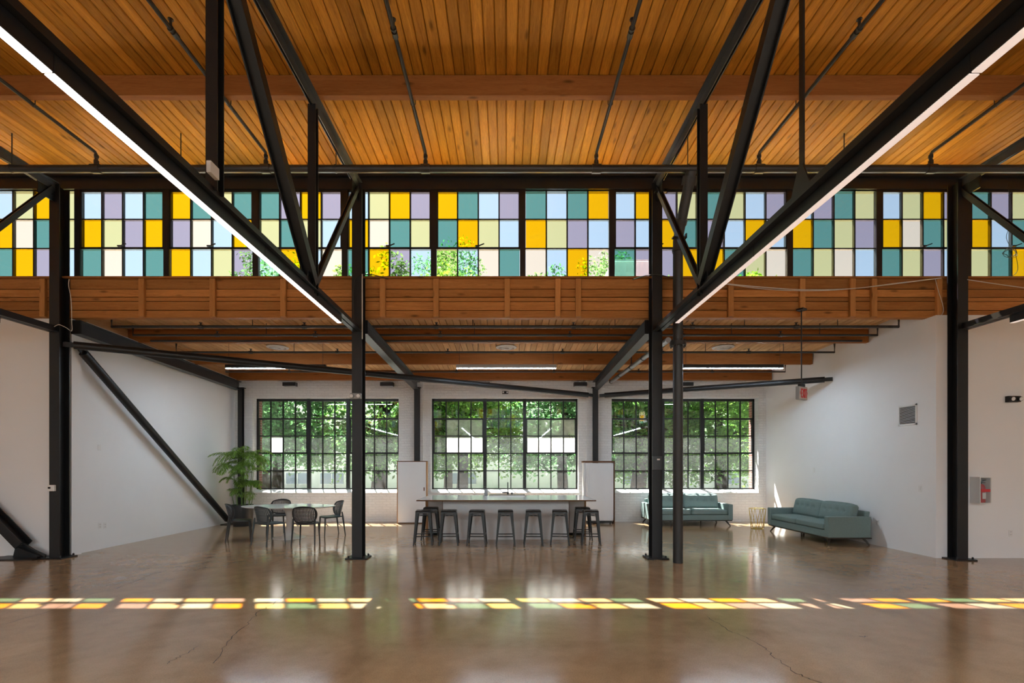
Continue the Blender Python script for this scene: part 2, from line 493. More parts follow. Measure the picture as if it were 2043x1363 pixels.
# clerestory glass: amber, teal, yellow, lilac, blue, cream
GL = {
    'A': glass('amber_glass', (0.98, 0.50, 0.004), 0.03, dens=0.66),
    'T': glass('teal_glass', (0.135, 0.335, 0.285), 0.03, dens=0.66),
    'Y': glass('straw_glass', (0.76, 0.72, 0.34), 0.03, dens=0.66),
    'L': glass('lilac_glass', (0.44, 0.39, 0.46), 0.03, dens=0.66),
    'B': glass('ice_blue_glass', (0.58, 0.74, 0.84), 0.03, dens=0.66),
    'C': glass('cream_glass', (0.95, 0.80, 0.60), 0.03, dens=0.66),
}
GNAME = {'A': 'amber', 'T': 'teal', 'Y': 'straw yellow', 'L': 'lilac grey', 'B': 'ice blue', 'C': 'cream'}
M['clear'] = glass('clear_glass', (0.90, 0.93, 0.92), 0.06)
M['hazy'] = glass('hazy_glass', (0.84, 0.88, 0.88), 0.06, 0.012, (0.85, 0.9, 0.9))
M['frost'] = glass('whitened_glass', (0.62, 0.62, 0.63), 0.04, 0.30, (0.95, 0.95, 0.95))

# ------------------------------------------------------------------ the setting
YC, YB, XL, XR = 8.62, 13.97, -8.05, 7.70      # clerestory plane, inner face of the back wall, aisle side walls
XE, YR = 13.4, -13.1                           # hall end walls at +-XE, rear clerestory
Z_DECK = 6.97                                  # underside of the high roof boards
def zlow(Y): return 4.55 - 0.036 * (Y - 10.03) # underside of the low roof boards

# floor
fl = MB().box(-XE, XE, -18.9, 8.75, -0.12, 0).box(XL - 0.1, XR + 0.1, 8.75, YB + 0.02, -0.12, 0).build('floor', M['floor'])
tag(fl, 'brown polished concrete floor of the hall', 'floor', kind='structure')
def crack(pts, w=0.006):
    m = MB()
    pts2 = []
    for i in range(len(pts) - 1):
        a, b = Vector(pts[i]), Vector(pts[i + 1])
        for k in range(7):
            p = a.lerp(b, k / 7)
            pts2.append(p + Vector((R.uniform(-.02, .02), R.uniform(-.02, .02), 0)))
    pts2.append(Vector(pts[-1]))
    for i in range(len(pts2) - 1):
        a, b = pts2[i], pts2[i + 1]
        d = (b - a).normalized(); s = Vector((-d.y, d.x, 0)) * w * R.uniform(.3, .7)
        m.add([a - s, a + s, b + s, b - s], [(0, 1, 2, 3)])
    for v in m.v: v.z = 0.0012
    return m.build('crack', M['crack'], fl)
def fpt(px, py):
    Y = F_PX * EYE / (py - VY)
    return (xat(px, Y), Y, 0)
crack([fpt(0, 1248), fpt(95, 1222), fpt(160, 1190), fpt(230, 1175), fpt(300, 1148), fpt(385, 1120)])
crack([fpt(430, 1322), fpt(450, 1285), fpt(490, 1250), fpt(515, 1222), fpt(545, 1205), fpt(583, 1176)])
crack([fpt(330, 1325), fpt(360, 1310), fpt(395, 1290)], 0.005)
crack([fpt(1408, 1228), fpt(1455, 1258), fpt(1510, 1283), fpt(1545, 1310), fpt(1590, 1345), fpt(1640, 1363)])
for q in range(4):
    a = fpt(1715 + q * 2, 1270 + q); crack([(a[0], a[1], 0), (a[0] + 0.08, a[1] + 0.004 * q, 0)], 0.012) if q == 0 else None

# high roof: slab and boards
ce = MB().box(-XE, XE, YR - 0.55, YC + 0.50, Z_DECK + 0.035, Z_DECK + 0.16).build('ceiling', M['deck'])
tag(ce, 'high wooden roof of narrow boards over the hall', 'ceiling', kind='structure')
PW = 0.140
def board_mesh(name, length, mat):
    m = MB()
    w, c, t = PW / 2 - 0.004, 0.010, 0.034
    prof = [(-w + c, -t), (w - c, -t), (w, -t + c), (w, 0), (-w, 0), (-w, -t + c)]
    m.loft([[(x, 0, z) for x, z in prof], [(x, length, z) for x, z in prof]])
    o = m.build(name, mat)
    me = o.data
    bpy.data.objects.remove(o)
    return me
bm_hi = board_mesh('roof_board', YC + 0.48 - 1.0, M['deck'])
nb = 136
for i in range(nb):
    o = bpy.data.objects.new('roof_board', bm_hi); COL.objects.link(o); o.parent = ce
    o.location = ((i - nb / 2 + 0.5) * PW, 1.0, Z_DECK + 0.034 + R.uniform(-.002, .002))

# low roof over the aisle: slab with overhang, and boards
def sloped_slab(x0, x1, y0, y1, lo, hi):
    m = MB()
    m.add([(x0, y0, zlow(y0) + lo), (x1, y0, zlow(y0) + lo), (x1, y1, zlow(y1) + lo), (x0, y1, zlow(y1) + lo),
           (x0, y0, zlow(y0) + hi), (x1, y0, zlow(y0) + hi), (x1, y1, zlow(y1) + hi), (x0, y1, zlow(y1) + hi)],
          [(3, 2, 1, 0), (4, 5, 6, 7), (0, 1, 5, 4), (1, 2, 6, 5), (2, 3, 7, 6), (3, 0, 4, 7)])
    return m
ca = sloped_slab(-XE, XE, YC + 0.09, 15.2, 0.036, 0.17).build('ceiling_aisle', M['roof_white'])
tag(ca, 'low wooden ceiling of narrow boards sloping down to the windows', 'ceiling', kind='structure')
L_low = (YB + 0.2 - 8.75) / math.cos(math.atan(0.036))
bm_lo = board_mesh('ceiling_board', L_low, M['deck_low'])
nl = 113
for i in range(nl):
    o = bpy.data.objects.new('ceiling_board', bm_lo); COL.objects.link(o); o.parent = ca
    o.location = (XL + 0.02 + (i + 0.5) * (XR - XL - 0.04) / nl, 8.75, zlow(8.75) + 0.034)
    o.rotation_euler = (-math.atan(0.036), 0, 0)

m = MB()                                                                  # timber blocking over the left rafter
m.add([(XL, 8.75, zlow(8.75) - .30), (XL + .03, 8.75, zlow(8.75) - .30), (XL + .03, YB, zlow(YB) - .30), (XL, YB, zlow(YB) - .30),
       (XL, 8.75, zlow(8.75)), (XL + .03, 8.75, zlow(8.75)), (XL + .03, YB, zlow(YB)), (XL, YB, zlow(YB))],
      [(3, 2, 1, 0), (4, 5, 6, 7), (0, 1, 5, 4), (1, 2, 6, 5), (2, 3, 7, 6), (3, 0, 4, 7)])
m.build('blocking_board', M['deck_low'], ca)

# walls -------------------------------------------------------------
def struct(o, label, cat): return tag(o, label, cat, kind='structure')
struct(MB().box(XL - 0.2, XL, 8.84, YB + 0.3, 0, 4.62).build('wall_left', M['white_wall']), 'white wall at the left of the low aisle, behind the diagonal brace', 'wall')
struct(MB().box(XR, XR + 0.2, 8.44, 8.70, 0, 4.355).box(XR, XR + 0.2, 8.70, YB + 0.3, 0, 4.62).build('wall_right', M['white_wall']), 'white wall of the low aisle behind the green sofa and the grille', 'wall')
struct(MB().box(-XE, -7.97, 8.64, 8.84, 0, 4.355).build('wall_outer_left', M['white_wall']), 'white wall facing the hall, left of the outermost steel column', 'wall')
struct(MB().box(XR + 0.2, XE, 8.44, 8.64, 0, 4.355).build('wall_outer_right', M['white_wall']), 'white wall with the fire extinguisher cabinet', 'wall')
struct(MB().box(-XE - 0.2, -XE, YR - 6, YC + 0.1, 0, 7.0).build('wall_end_left', M['white_wall']), 'white end wall of the hall out of view', 'wall')
struct(MB().box(XE, XE + 0.2, YR - 6, YC + 0.1, 0, 7.0).build('wall_end_right', M['white_wall']), 'white end wall of the hall beyond the frame', 'wall')

# back wall with three window openings
WIN = [(-7.52, -3.19), (-2.236, 2.145), (3.127, 7.477)]
WZ0, WZ1 = 0.955, 3.674
def pierced(y0, y1, z_sill, extra=0.0, ztop=4.5):
    m = MB()
    xs = [XL - extra] + [x for w in WIN for x in w] + [XR + extra]
    for i in range(0, len(xs), 2): m.box(xs[i], xs[i + 1], y0, y1, 0, ztop)
    for a, b in WIN:
        m.box(a, b, y0, y1, 0, z_sill); m.box(a, b, y0, y1, WZ1, ztop)
    return m
wb = pierced(YB, 14.2, 0.855).build('wall_back', M['white_brick'])
struct(wb, 'white painted brick wall with three large steel windows', 'wall')
for x in (-2.72, 2.64):                                                       # brick piers behind the steel posts
    MB().box(x - 0.27, x + 0.27, YB - 0.10, YB, 0, 4.2).build('brick_pier', M['white_brick'], wb)
we = pierced(14.25, 14.52, 0.93, 0.4, 4.4).build('wall_exterior', M['red_brick'])
struct(we, 'red brick outer face of the wall seen at the window edges', 'wall')
for i, (a, b) in enumerate(WIN):
    s = MB(); s.add([(a, YB - 0.02, 0.835), (b, YB - 0.02, 0.835), (b, 14.2, 0.835), (a, 14.2, 0.835),
                     (a, YB - 0.02, 0.862), (b, YB - 0.02, 0.862), (b, 14.2, 0.95), (a, 14.2, 0.95)],
                    [(3, 2, 1, 0), (4, 5, 6, 7), (0, 1, 5, 4), (1, 2, 6, 5), (2, 3, 7, 6), (3, 0, 4, 7)])
    s.build('window_sill', M['white_wall'], wb)

# steel windows in the back wall
WLAB = ['steel grid window behind the round dining table and palm', 'steel grid window behind the kitchen island',
        'steel grid window above the green sofa at the brick wall']
def steel_window(idx, a, b):
    w = thing('window_%d' % (idx + 1), WLAB[idx], 'window', ((a + b) / 2, 14.2, WZ0), kind='structure')
    fr, bars = MB(), MB()
    y0, y1 = 14.195, 14.255
    e = 0.045
    fr.box(a, b, y0, y1, WZ0, WZ0 + 0.03).box(a, b, y0, y1, WZ1 - e - 0.03, WZ1).box(a, a + e, y0, y1, WZ0, WZ1).box(b - e, b, y0, y1, WZ0, WZ1)
    cw = (b - a) / 11.0
    sect = [(a + e, a + 4 * cw - 0.045, 4), (a + 4 * cw + 0.045, a + 7 * cw - 0.045, 3), (a + 7 * cw + 0.045, b - e, 4)]
    for k in (4, 7): fr.box(a + k * cw - 0.05, a + k * cw + 0.05, y0 - 0.03, y1, WZ0, WZ1)
    fr.build('window_frame', M['steel'], w)
    z0, z1 = WZ0 + 0.03, WZ1 - e - 0.03
    rh = (z1 - z0) / 5
    t = 0.016
    for si, (s0, s1, n) in enumerate(sect):
        pw = (s1 - s0) / n
        for r in range(5):
            for c in range(n):
                px0, px1 = s0 + c * pw, s0 + (c + 1) * pw
                pz1 = z1 - r * rh; pz0 = pz1 - rh
                mt = M['clear'] if r == 0 else M['hazy']
                if idx == 1 and r in (1, 2) and ((si == 0 and c >= 1) or si == 2): mt = M['frost']
                if idx == 0 and r == 2 and si == 0 and c == 1: mt = M['frost']
                p = MB().box(px0 + .004, px1 - .004, 14.222, 14.226, pz0 + .004, pz1 - .004).build('pane', mt, w)
        for c in range(1, n): bars.box(s0 + c * pw - t, s0 + c * pw + t, y0 + 0.01, y1 - 0.01, z0, z1)
        for r in range(1, 5): bars.box(s0, s1, y0 + 0.008, y1 - 0.008, z0 + r * rh - t, z0 + r * rh + t)
        if n == 4 or True:
            if n == 4:                                                  # opening light in rows 2 and 3
                v = MB(); za, zb = z0 + 2 * rh, z0 + 4 * rh; q = 0.032
                v.box(s0, s1, y0 - .015, y1, za - q / 2, za + q).box(s0, s1, y0 - .015, y1, zb - q, zb + q / 2)
                v.box(s0, s0 + q, y0 - .015, y1, za, zb).box(s1 - q, s1, y0 - .015, y1, za, zb)
                vo = v.build('vent_sash', M['steel'], w)
                MB().box((s0 + s1) / 2 - .05, (s0 + s1) / 2 + .05, y0 - .05, y0 - .01, za - .01, za + .03).build('latch', M['steel'], vo)
    bars.build('glazing_bar', M['steel'], w)
for i, (a, b) in enumerate(WIN): steel_window(i, a, b)

# clerestory --------------------------------------------------------
CZ0, CZ1 = 5.09, 6.687
wc = MB().box(-XE, XE, YC + 0.03, YC + 0.10, 4.36, CZ0 - 0.02).build('wall_clerestory', M['fascia'])
struct(wc, 'timber boarded band between the coloured windows and the low ceiling', 'wall')
MB().box(-XE, XE, YC - 0.10, YC + 0.10, CZ0 - 0.035, CZ0 - 0.005).build('ledge', M['fascia'], wc)
ys = [555.5, 577.4, 593.4, 601.8, 619.5, 635]
bay_edges = [-13.4, -8.04, -2.67, 2.67, 8.04, 13.4]
for j in range(5):
    zt, zb = zat(ys[j], 8.6), zat(ys[j + 1], 8.6)
    for k in range(5):
        d = R.uniform(0.0, 0.014)
        MB().box(bay_edges[k] + .002, bay_edges[k + 1] - .002, YC - 0.02 - d, YC + 0.03, zb + .006, zt - .006).build('fascia_board', M['fascia'], wc, bevel=0.003, seg=1)
bat = [85, 282.5, 424, 565, 763.4, 870, 1012, 1113, 1154, 1458, 1601, 1701, 1744, 1874]
for p in bat:
    x = xat(p, 8.55)
    MB().box(x - .05, x + .05, YC - 0.085, YC - 0.03, 4.36, CZ0 - 0.04).build('batten', M['batten'], wc, bevel=0.004, seg=1)
hd = MB().box(-XE, XE, YC - 0.06, YC + 0.10, CZ1, Z_DECK + 0.03)
hd.box(-XE, XE, YC - 0.14, YC - 0.06, CZ1 + 0.20, Z_DECK - 0.005)
struct(hd.build('trim_1', M['steel']), 'dark steel header above the coloured windows', 'trim')

COLS = {   # colours of the twelve windows in view, left to right, each column top to bottom
    -1: ['BAT', 'YCA', 'ATL', 'YYB'], 0: ['BAT', 'LYC', 'BLB', 'TAT'], 1: ['ALA', 'TCB', 'YBY', 'TAL'], 2: ['TYB', 'LTA', 'AYB', 'LBC'],
    3: ['BAT', 'YCA', 'ATL', 'LYB'], 4: ['ATY', 'TAB', 'BYC', 'LBT'], 5: ['TAC', 'BYB', 'TLA', 'ABC'], 6: ['BLT', 'ABL', 'LAL', 'YTA'],
    7: ['TLA', 'YBT', 'BAY', 'LBC'], 8: ['BAT', 'LTY', 'TYC', 'YLB'], 9: ['BAT', 'YCY', 'ATL', 'LYB'], 10: ['TAY', 'LBT', 'YTA', 'BLC']}
X0, PITCH = -7.817, 1.6237
rows = [(zat(497.5 + 57.6, 8.62), 0), ]
rz = [CZ1 - (CZ1 - CZ0) * k / 3 for k in range(4)]
letters = 'ATYLBC'
panes_cache = {}
def cler_window(n):
    a, b = X0 + n * PITCH + 0.052, X0 + (n + 1) * PITCH - 0.052
    inview = n in COLS
    cols = COLS.get(n) or [''.join(R.choice(letters) for _ in range(3)) for _ in range(4)]
    order = ['first', 'second', 'third', 'fourth', 'fifth', 'sixth', 'seventh', 'eighth', 'ninth', 'tenth', 'eleventh', 'twelfth']
    lab = ('%s coloured clerestory window counted from the left edge' % order[n + 1]) if inview else 'coloured clerestory window beyond the picture edge, top corner ' + GNAME[cols[0][0]]
    w = thing('window_%d' % (n + 10), lab, 'window', ((a + b) / 2, YC, CZ0), kind='structure')
    fr = MB()
    t = 0.012
    y0, y1 = YC - 0.02, YC + 0.03
    fr.box(a - .052, a, y0 - .02, y1, CZ0, CZ1).box(b, b + .052, y0 - .02, y1, CZ0, CZ1)
    fr.box(a, b, y0, y1, CZ0, CZ0 + .02).box(a, b, y0, y1, CZ1 - .02, CZ1)
    fr.build('window_frame', M['steel'], w)
    br = MB()
    pw = (b - a) / 4
    for c in range(1, 4): br.box(a + c * pw - t, a + c * pw + t, y0, y1, CZ0, CZ1)
    for r in (1, 2): br.box(a, b, y0, y1, rz[r] - t, rz[r] + t)
    br.build('glazing_bar', M['steel'], w)
    if n % 3 != 2 or n in (2,):
        q = MB(); v = 0.02
        q.box(a, b, y0 - .012, y1, rz[2] - v, rz[2] + v).box(a, b, y0 - .012, y1, CZ1 - .045, CZ1).box(a, a + .025, y0 - .012, y1, rz[2], CZ1).box(b - .025, b, y0 - .012, y1, rz[2], CZ1)
        sh = q.build('vent_sash', M['steel'], w)
        xm = (a + b) / 2
        MB().box(xm - .05, xm + .02, y0 - .06, y0 - .01, rz[2] + .01, rz[2] + .035).bar((xm, y0 - .05, rz[2] + .02), (xm + .11, y0 - .06, rz[2] + .06), .016, .016).build('latch', M['steel'], sh)
    if not panes_cache:
        me = MB().box(-pw / 2 + .004, pw / 2 - .004, -.002, .002, -.262, .262).build('pane', M['clear'])
        panes_cache['src'] = me.data
        bpy.data.objects.remove(me)
    for c in range(4):
        for r in range(3):
            L_ = cols[c][r]
            if L_ not in panes_cache:
                d = panes_cache['src'].copy(); d.materials.clear(); d.materials.append(GL[L_]); panes_cache[L_] = d
            o = bpy.data.objects.new('pane', panes_cache[L_]); COL.objects.link(o); o.parent = w
            zc = (rz[r] + rz[r + 1]) / 2
            o.location = (a + (c + 0.5) * pw - (a + b) / 2, 0.005 + R.uniform(-.003, .003), zc - CZ0)
            o['label'] = GNAME[L_] + ' glass pane'
for n in range(-3, 13):
    if -3 <= n <= 12: cler_window(n)
# ends of the clerestory beyond the last windows
struct(MB().box(-XE, X0 - 3 * PITCH, YC - .02, YC + .08, CZ0 - .02, CZ1).box(X0 + 13 * PITCH, XE, YC - .02, YC + .08, CZ0 - .02, CZ1).build('wall_clerestory_end', M['fascia']), 'boarded ends of the clerestory beyond the frame', 'wall')

# rear side of the hall (behind the camera; seen only as light and reflections)
rw = MB().box(-XE, XE, YR - .1, YR, 4.36, 5.07).box(-XE, XE, YR - .1, YR, CZ1, Z_DECK + .03)
for k in range(-8, 9): rw.box(k * PITCH - .05, k * PITCH + .05, YR - .1, YR, 5.0, 6.8)
rwo = rw.build('wall_rear_clerestory', M['fascia'])
struct(rwo, 'rear clerestory band of the hall behind the viewer', 'wall')
groups = {k: MB() for k in letters}
pw = PITCH / 4
for k in range(-32, 32):
    for r in range(3):
        groups[R.choice(letters)].box(k * pw + .012, (k + 1) * pw - .012, YR - .03, YR - .026, rz[r + 1] + .012, rz[r] - .012)
for k in letters: tag(groups[k].build('glazing', GL[k], rwo), kind='stuff')
ra = MB().box(-XE, XE, -18.9, YR, 4.45, 4.6)
struct(ra.build('ceiling_rear_aisle', M['roof_white']), 'low ceiling of the rear aisle behind the viewer', 'ceiling')
rb = MB().box(-XE, XE, -18.9, -18.7, 0, 0.9).box(-XE, XE, -18.9, -18.7, 3.9, 4.5)
for k in range(6):
    x = -XE + k * (2 * XE / 5); rb.box(x - .5, x + .5, -18.9, -18.7, .9, 3.9)
struct(rb.build('wall_rear', M['white_wall']), 'rear wall of the hall with large window openings', 'wall')

# ------------------------------------------------------------------ steel columns
CX = [-8.04, -2.65, 2.68, 7.99]
CYF = [8.38, 8.36, 8.36, 8.24]                # front faces
CLAB = ['black steel column with the white thermostat, leftmost of four', 'black steel column with the twin-lamp emergency light',
        'black steel column with a small panel box, beside the round riser pipe', 'black steel column beside the extinguisher cabinet wall, rightmost of four']
def column(i):
    x, y = CX[i], CYF[i]
    w, d, tf = 0.18, 0.205, 0.016
    c = thing('steel_column', CLAB[i], 'column', (x, y + d / 2, 0), group='steel columns along the clerestory')
    H = Z_DECK - 0.3
    MB().box(x - w / 2, x + w / 2, y, y + tf, 0.02, H).build('flange', M['steel'], c)
    MB().box(x - w / 2, x + w / 2, y + d - tf, y + d, 0.02, H).build('flange', M['steel'], c)
    MB().box(x - .008, x + .008, y + tf, y + d - tf, 0.02, H).build('web', M['steel'], c)
    MB().box(x - .19, x + .19, y - .07, y + d + .05, 0, 0.022).build('base_plate', M['steel'], c, bevel=.004, seg=1)
    b = MB()
    for sx in (-.14, .14):
        for yy in (y - .03, y + d + .015): b.lathe([(.016, 0), (.016, .03), (.006, .04)], (x + sx, yy, .022), 8)
    b.build('anchor_bolt', M['steel'], c)
    g = MB().box(x - .012, x + .012, y - .30, y, 6.35, 6.72)
    for k in range(4): g.cbox((x, y - .05 - .06 * k, 6.45 + .06 * k), (.04, .025, .025))
    g.build('gusset_plate', M['steel'], c)
    return c
for i in range(4): column(i)

# ------------------------------------------------------------------ roof trusses along Y, one at each column
PT = [8.45, 6.44, 4.27, 2.10, -0.07, -2.24, -4.41, -6.58, -8.75, -10.92, -13.0]
ZT0, ZT1 = 6.545, 6.685      # top chord
ZB0, ZB1 = 4.03, 4.15        # bottom chord
TX = [-8.04, -2.64, 2.68, 7.99]
TLAB = ['black steel roof truss cut by the left picture edge', 'black steel roof truss left of the island, with a heavy hanging post',
        'black steel roof truss right of the island, with a thin flat hanger', 'black steel roof truss cut by the right picture edge']
def truss(i):
    x = TX[i]
    t = thing('roof_truss', TLAB[i], 'truss', (x, 8.3, ZB0), group='steel roof trusses across the hall')
    yb = CYF[i] - 0.002
    m = MB()
    for s in (-1, 1):
        m.box(x + s * .012, x + s * .085, yb - 21, yb, ZT1 - .012, ZT1); m.box(x + s * .012 if s > 0 else x - .022, x + .022 if s > 0 else x - .012, yb - 21, yb, ZT0, ZT1 - .012)
    m.build('top_chord', M['steel_grey'], t)
    m = MB()
    for s in (-1, 1):
        m.box(min(x + s * .01, x + s * .085), max(x + s * .01, x + s * .085), yb - 21, yb, ZB0, ZB0 + .012)
        m.box(min(x + s * .01, x + s * .022), max(x + s * .01, x + s * .022), yb - 21, yb, ZB0 + .012, ZB1)
    m.build('bottom_chord', M['steel'], t)
    for k in range(1, len(PT) - 1):
        y = PT[k]
        if k == 2 and i == 2:
            MB().box(x - .008, x + .008, y - .03, y + .03, ZB1 - .05, ZT0 + .08).build('hanger', M['steel'], t)
            g = MB(); n = [(-.16, ZB0 + .06), (.16, ZB0 + .06), (.035, ZB0 + .34), (-.035, ZB0 + .34)]
            g.loft([[(x - .018, y + a, z) for a, z in n], [(x - .006, y + a, z) for a, z in n]]).build('gusset_plate', M['steel'], t)
            MB().lathe([(.012, 0), (.012, .03)], (x, y, ZB0 + .2), 8).build('bolt', M['steel'], t)
        else:
            MB().ibeam((x, y, ZB0 - .04 if k == 1 else ZB1 - .03), (x, y, ZT0 + .02), .105, .105, .012, .010, up=(0, 1, 0)).build('post', M['steel'], t)
    for k in range(1, len(PT) - 1, 2):
        heavy = .145
        a = (x, PT[k] - .03, ZB1 - .02); b = (x, PT[k + 1] + .03, ZT0 + .02)
        MB().ibeam(a, b, .13, heavy, .014, .012, up=(1, 0, 0)).build('diagonal', M['steel'], t)
        a = (x, PT[k] + .03, ZB1 - .02)
        b = (x, PT[k - 1] - (.12 if k == 1 else .03), ZT0 + .03)
        d = MB()
        for s in (-1, 1): d.bar((a[0] + s * .03, a[1], a[2]), (b[0] + s * .03, b[1], b[2]), .018, .075, up=(1, 0, 0) if False else None)
        d.bar(a, b, .08, .014)
        d.build('light_diagonal', M['steel'], t)
        g = MB(); n = [(-.22, ZB0 + .02), (.22, ZB0 + .02), (.12, ZB0 + .26), (-.14, ZB0 + .26)]
        g.loft([[(x - .006, PT[k] + aa, z) for aa, z in n], [(x + .006, PT[k] + aa, z) for aa, z in n]]).build('gusset_plate', M['steel_grey'], t)
    if i == 2:
        for dy, dz in ((8.22, 6.42), (7.35, 5.20)):
            MB().box(x - .09, x + .13, dy - .03, dy + .03, dz, dz + .02).box(x + .11, x + .13, dy - .03, dy + .03, dz, dz + .07).build('clip', M['steel'], t)
        MB().box(x + .06, x + .16, 5.98, 6.04, 4.93, 4.95).box(x + .14, x + .16, 5.98, 6.04, 4.93, 5.03).build('clip', M['steel'], t)
    return t
for i in range(4): truss(i)

# ------------------------------------------------------------------ linear lights under the truss bottom chords
FLAB = ['long linear light under the truss at the left picture edge', 'long glowing linear light running up to the left corner',
        'long linear light running up to the right corner', 'long linear light under the truss at the right picture edge']
LX = [-8.03, -2.635, 2.70, 7.99]
for i in range(4):
    x = LX[i]
    t = thing('linear_light', FLAB[i], 'light', (x, 7.45, 4.028), group='linear lights under the trusses')
    y1 = 7.45
    for k in range(8):
        y0 = y1 - 2.37
        MB().box(x - .034, x + .034, y0 + .003, y1, 3.915, 4.028).build('housing', M['steel'], t, bevel=.003, seg=1)
        MB().box(x - .029, x + .029, y0 + .008, y1 - .006, 3.907, 3.916).build('lens', M['led'] if k > 2 else M['led_low'] if i < 2 else M['led_faint'], t)  # unseen rear segments carry the boosted fill glow for the hall
        y1 = y0

# ------------------------------------------------------------------ timber purlins of the high roof
for k, y in enumerate((6.45, 4.28, 2.11)):
    o = MB().box(-XE + .01, XE - .01, y - .05, y + .05, 6.69, Z_DECK - .004).build('timber_purlin', M['beam_wood'], bevel=.006, seg=1)
    tag(o, ['heavy brown timber beam running across the high board ceiling', 'timber beam of the high ceiling above the picture edge',
            'timber beam of the high ceiling over the viewer'][k], 'beam', 'timber beams of the high roof')

# ------------------------------------------------------------------ low roof: timber beams, steel rafters, rear posts
PY = [10.03, 11.85, 13.66]
for k, y in enumerate(PY):
    z = zlow(y)
    o = MB().box(XL + .032, XR - .02, y - .05, y + .05, z - .28, z - .004).build('timber_beam', M['beam_wood'], bevel=.006, seg=1)
    tag(o, ['timber beam of the low ceiling nearest the coloured windows', 'middle timber beam of the low ceiling, behind the hanging lights',
            'timber beam of the low ceiling close to the brick wall'][k], 'beam', 'timber beams of the low roof')
def zr(Y): return zlow(Y) - 0.287              # top of the steel rafters
RAF = [(-7.86, 'black steel rafter beside the left white wall'), (-2.62, 'steel rafter from the emergency-light column to the brick wall'),
       (2.62, 'steel rafter from the panel-box column to the brick wall')]
for x, lab in RAF:
    t = thing('steel_rafter', lab, 'beam', (x, 8.7, zr(8.7) - .26), group='steel rafters of the low roof')
    a, b = Vector((x, 8.62, zr(8.62) - .125)), Vector((x, 13.84, zr(13.84) - .125))
    MB().ibeam(a, b, .17, .25, .014, .010).build('beam', M['steel_grey'], t)
    MB().box(x - .09, x + .09, 8.60, 8.625, zr(8.62) - .25, zr(8.62)).build('end_plate', M['steel'], t)
for x, lab, w, yy in ((-7.77, 'slim black steel post in the corner behind the palm', .12, 13.80), (-2.60, 'black steel post behind the tall white cabinet', .15, 13.74), (2.60, 'black steel post behind the white refrigerator', .14, 13.74)):
    t = thing('steel_post', lab, 'column', (x, yy, 0), group='steel posts at the brick wall')
    MB().ibeam((x, yy, 0.015), (x, yy, 3.93), w, .13, .012, .010, up=(0, 1, 0)).build('shaft', M['steel'], t)
    MB().box(x - .11, x + .11, yy - .07, yy + .07, 3.93, 3.945).build('cap_plate', M['steel'], t)
    MB().box(x - .11, x + .11, yy - .09, yy + .09, 0, 0.015).build('base_plate', M['steel'], t)

# tube braces
def tube_brace(name, a, b, r, lab):
    a, b = Vector(a), Vector(b)
    t = thing(name, lab, 'brace', a)
    d = (b - a).normalized()
    MB().tube([a + d * .16, b - d * .16], r, 24).build('tube', M['steel'], t, smooth=True)
    for p, q in ((a, a + d * .2), (b, b - d * .2)):
        MB().bar(p, q, .02, r * 1.3).build('end_plate', M['steel'], t)
    return t
tube_brace('tube_brace', (-7.88, 8.66, 3.86), (-7.84, 13.36, .05), .078, 'thick black diagonal tube brace leaning down the left wall to the floor')
tube_brace('tube_brace', (-8.0, 8.50, 3.85), (2.50, 13.66, 3.70), .070, 'long black horizontal tube crossing in front of two windows')
tube_brace('tube_brace', (2.70, 13.66, 3.69), (7.69, 11.10, 3.70), .070, 'shorter black tube running to the right white wall')
MB().box(-8.0, -7.75, 13.18, 13.52, 0, .02).build('anchor_plate', M['steel'])
tag(bpy.data.objects['anchor_plate'], 'flat steel plate under the foot of the diagonal tube brace', 'plate')
# brace foot at the left picture edge
t = thing('knee_brace', 'sloping black steel brace bolted to the floor at the left picture edge', 'brace', (-8.42, 8.42, 0))
MB().box(-9.1, -8.27, 8.22, 8.60, 0, .018).build('base_plate', M['steel'], t)
MB().ibeam((-8.62, 8.42, .24), (-11.6, 8.42, 3.3), .16, .20, .016, .012, up=(0, 1, 0)).build('strut', M['steel'], t)
g = MB(); n = [(-8.80, .018), (-8.22, .018), (-8.60, .26), (-8.74, .26)]
g.loft([[(x, 8.40, z) for x, z in n], [(x, 8.44, z) for x, z in n]]).build('gusset_plate', M['steel'], t)
MB().bar((-8.66, 8.36, .2), (-8.3, 8.36, .035), .05, .03).bar((-8.66, 8.48, .2), (-8.3, 8.48, .035), .05, .03).build('stiffener', M['steel'], t)

# ------------------------------------------------------------------ sprinkler pipes of the high roof
MP_Y, MP_Z, MP_R = 7.53, 6.40, 0.059
t = thing('sprinkler_main', 'thick dark pipe running across just above the coloured windows', 'pipe', (0, MP_Y, MP_Z))
MB().tube([(-XE + .02, MP_Y, MP_Z), (XE - .02, MP_Y, MP_Z)], MP_R, 20).build('pipe', M['pipe'], t, smooth=True)
BX = [-6.55, -3.84, -1.29, 1.44, 4.04, 6.785]
for x in BX:
    MB().tube([(x - .07, MP_Y, MP_Z), (x + .07, MP_Y, MP_Z)], MP_R + .012, 20).build('tee_fitting', M['pipe'], t, smooth=True)
for x in (-7.9, -5.2, -2.72, 2.9, 5.4, 8.45):
    h = MB().tube([(x - .012, MP_Y, MP_Z), (x + .012, MP_Y, MP_Z)], MP_R + .008, 16).box(x - .006, x + .006, MP_Y - .006, MP_Y + .006, MP_Z + .05, Z_DECK)
    h.build('hanger', M['pipe'], t)
BLAB = ['thin sprinkler branch pipe at the far left of the high ceiling', 'thin sprinkler branch pipe crossing behind the heavy left post',
        'thin sprinkler branch pipe left of the ceiling centre', 'thin sprinkler branch pipe right of the ceiling centre',
        'thin sprinkler branch pipe behind the flat hanger', 'thin sprinkler branch pipe at the far right of the high ceiling']
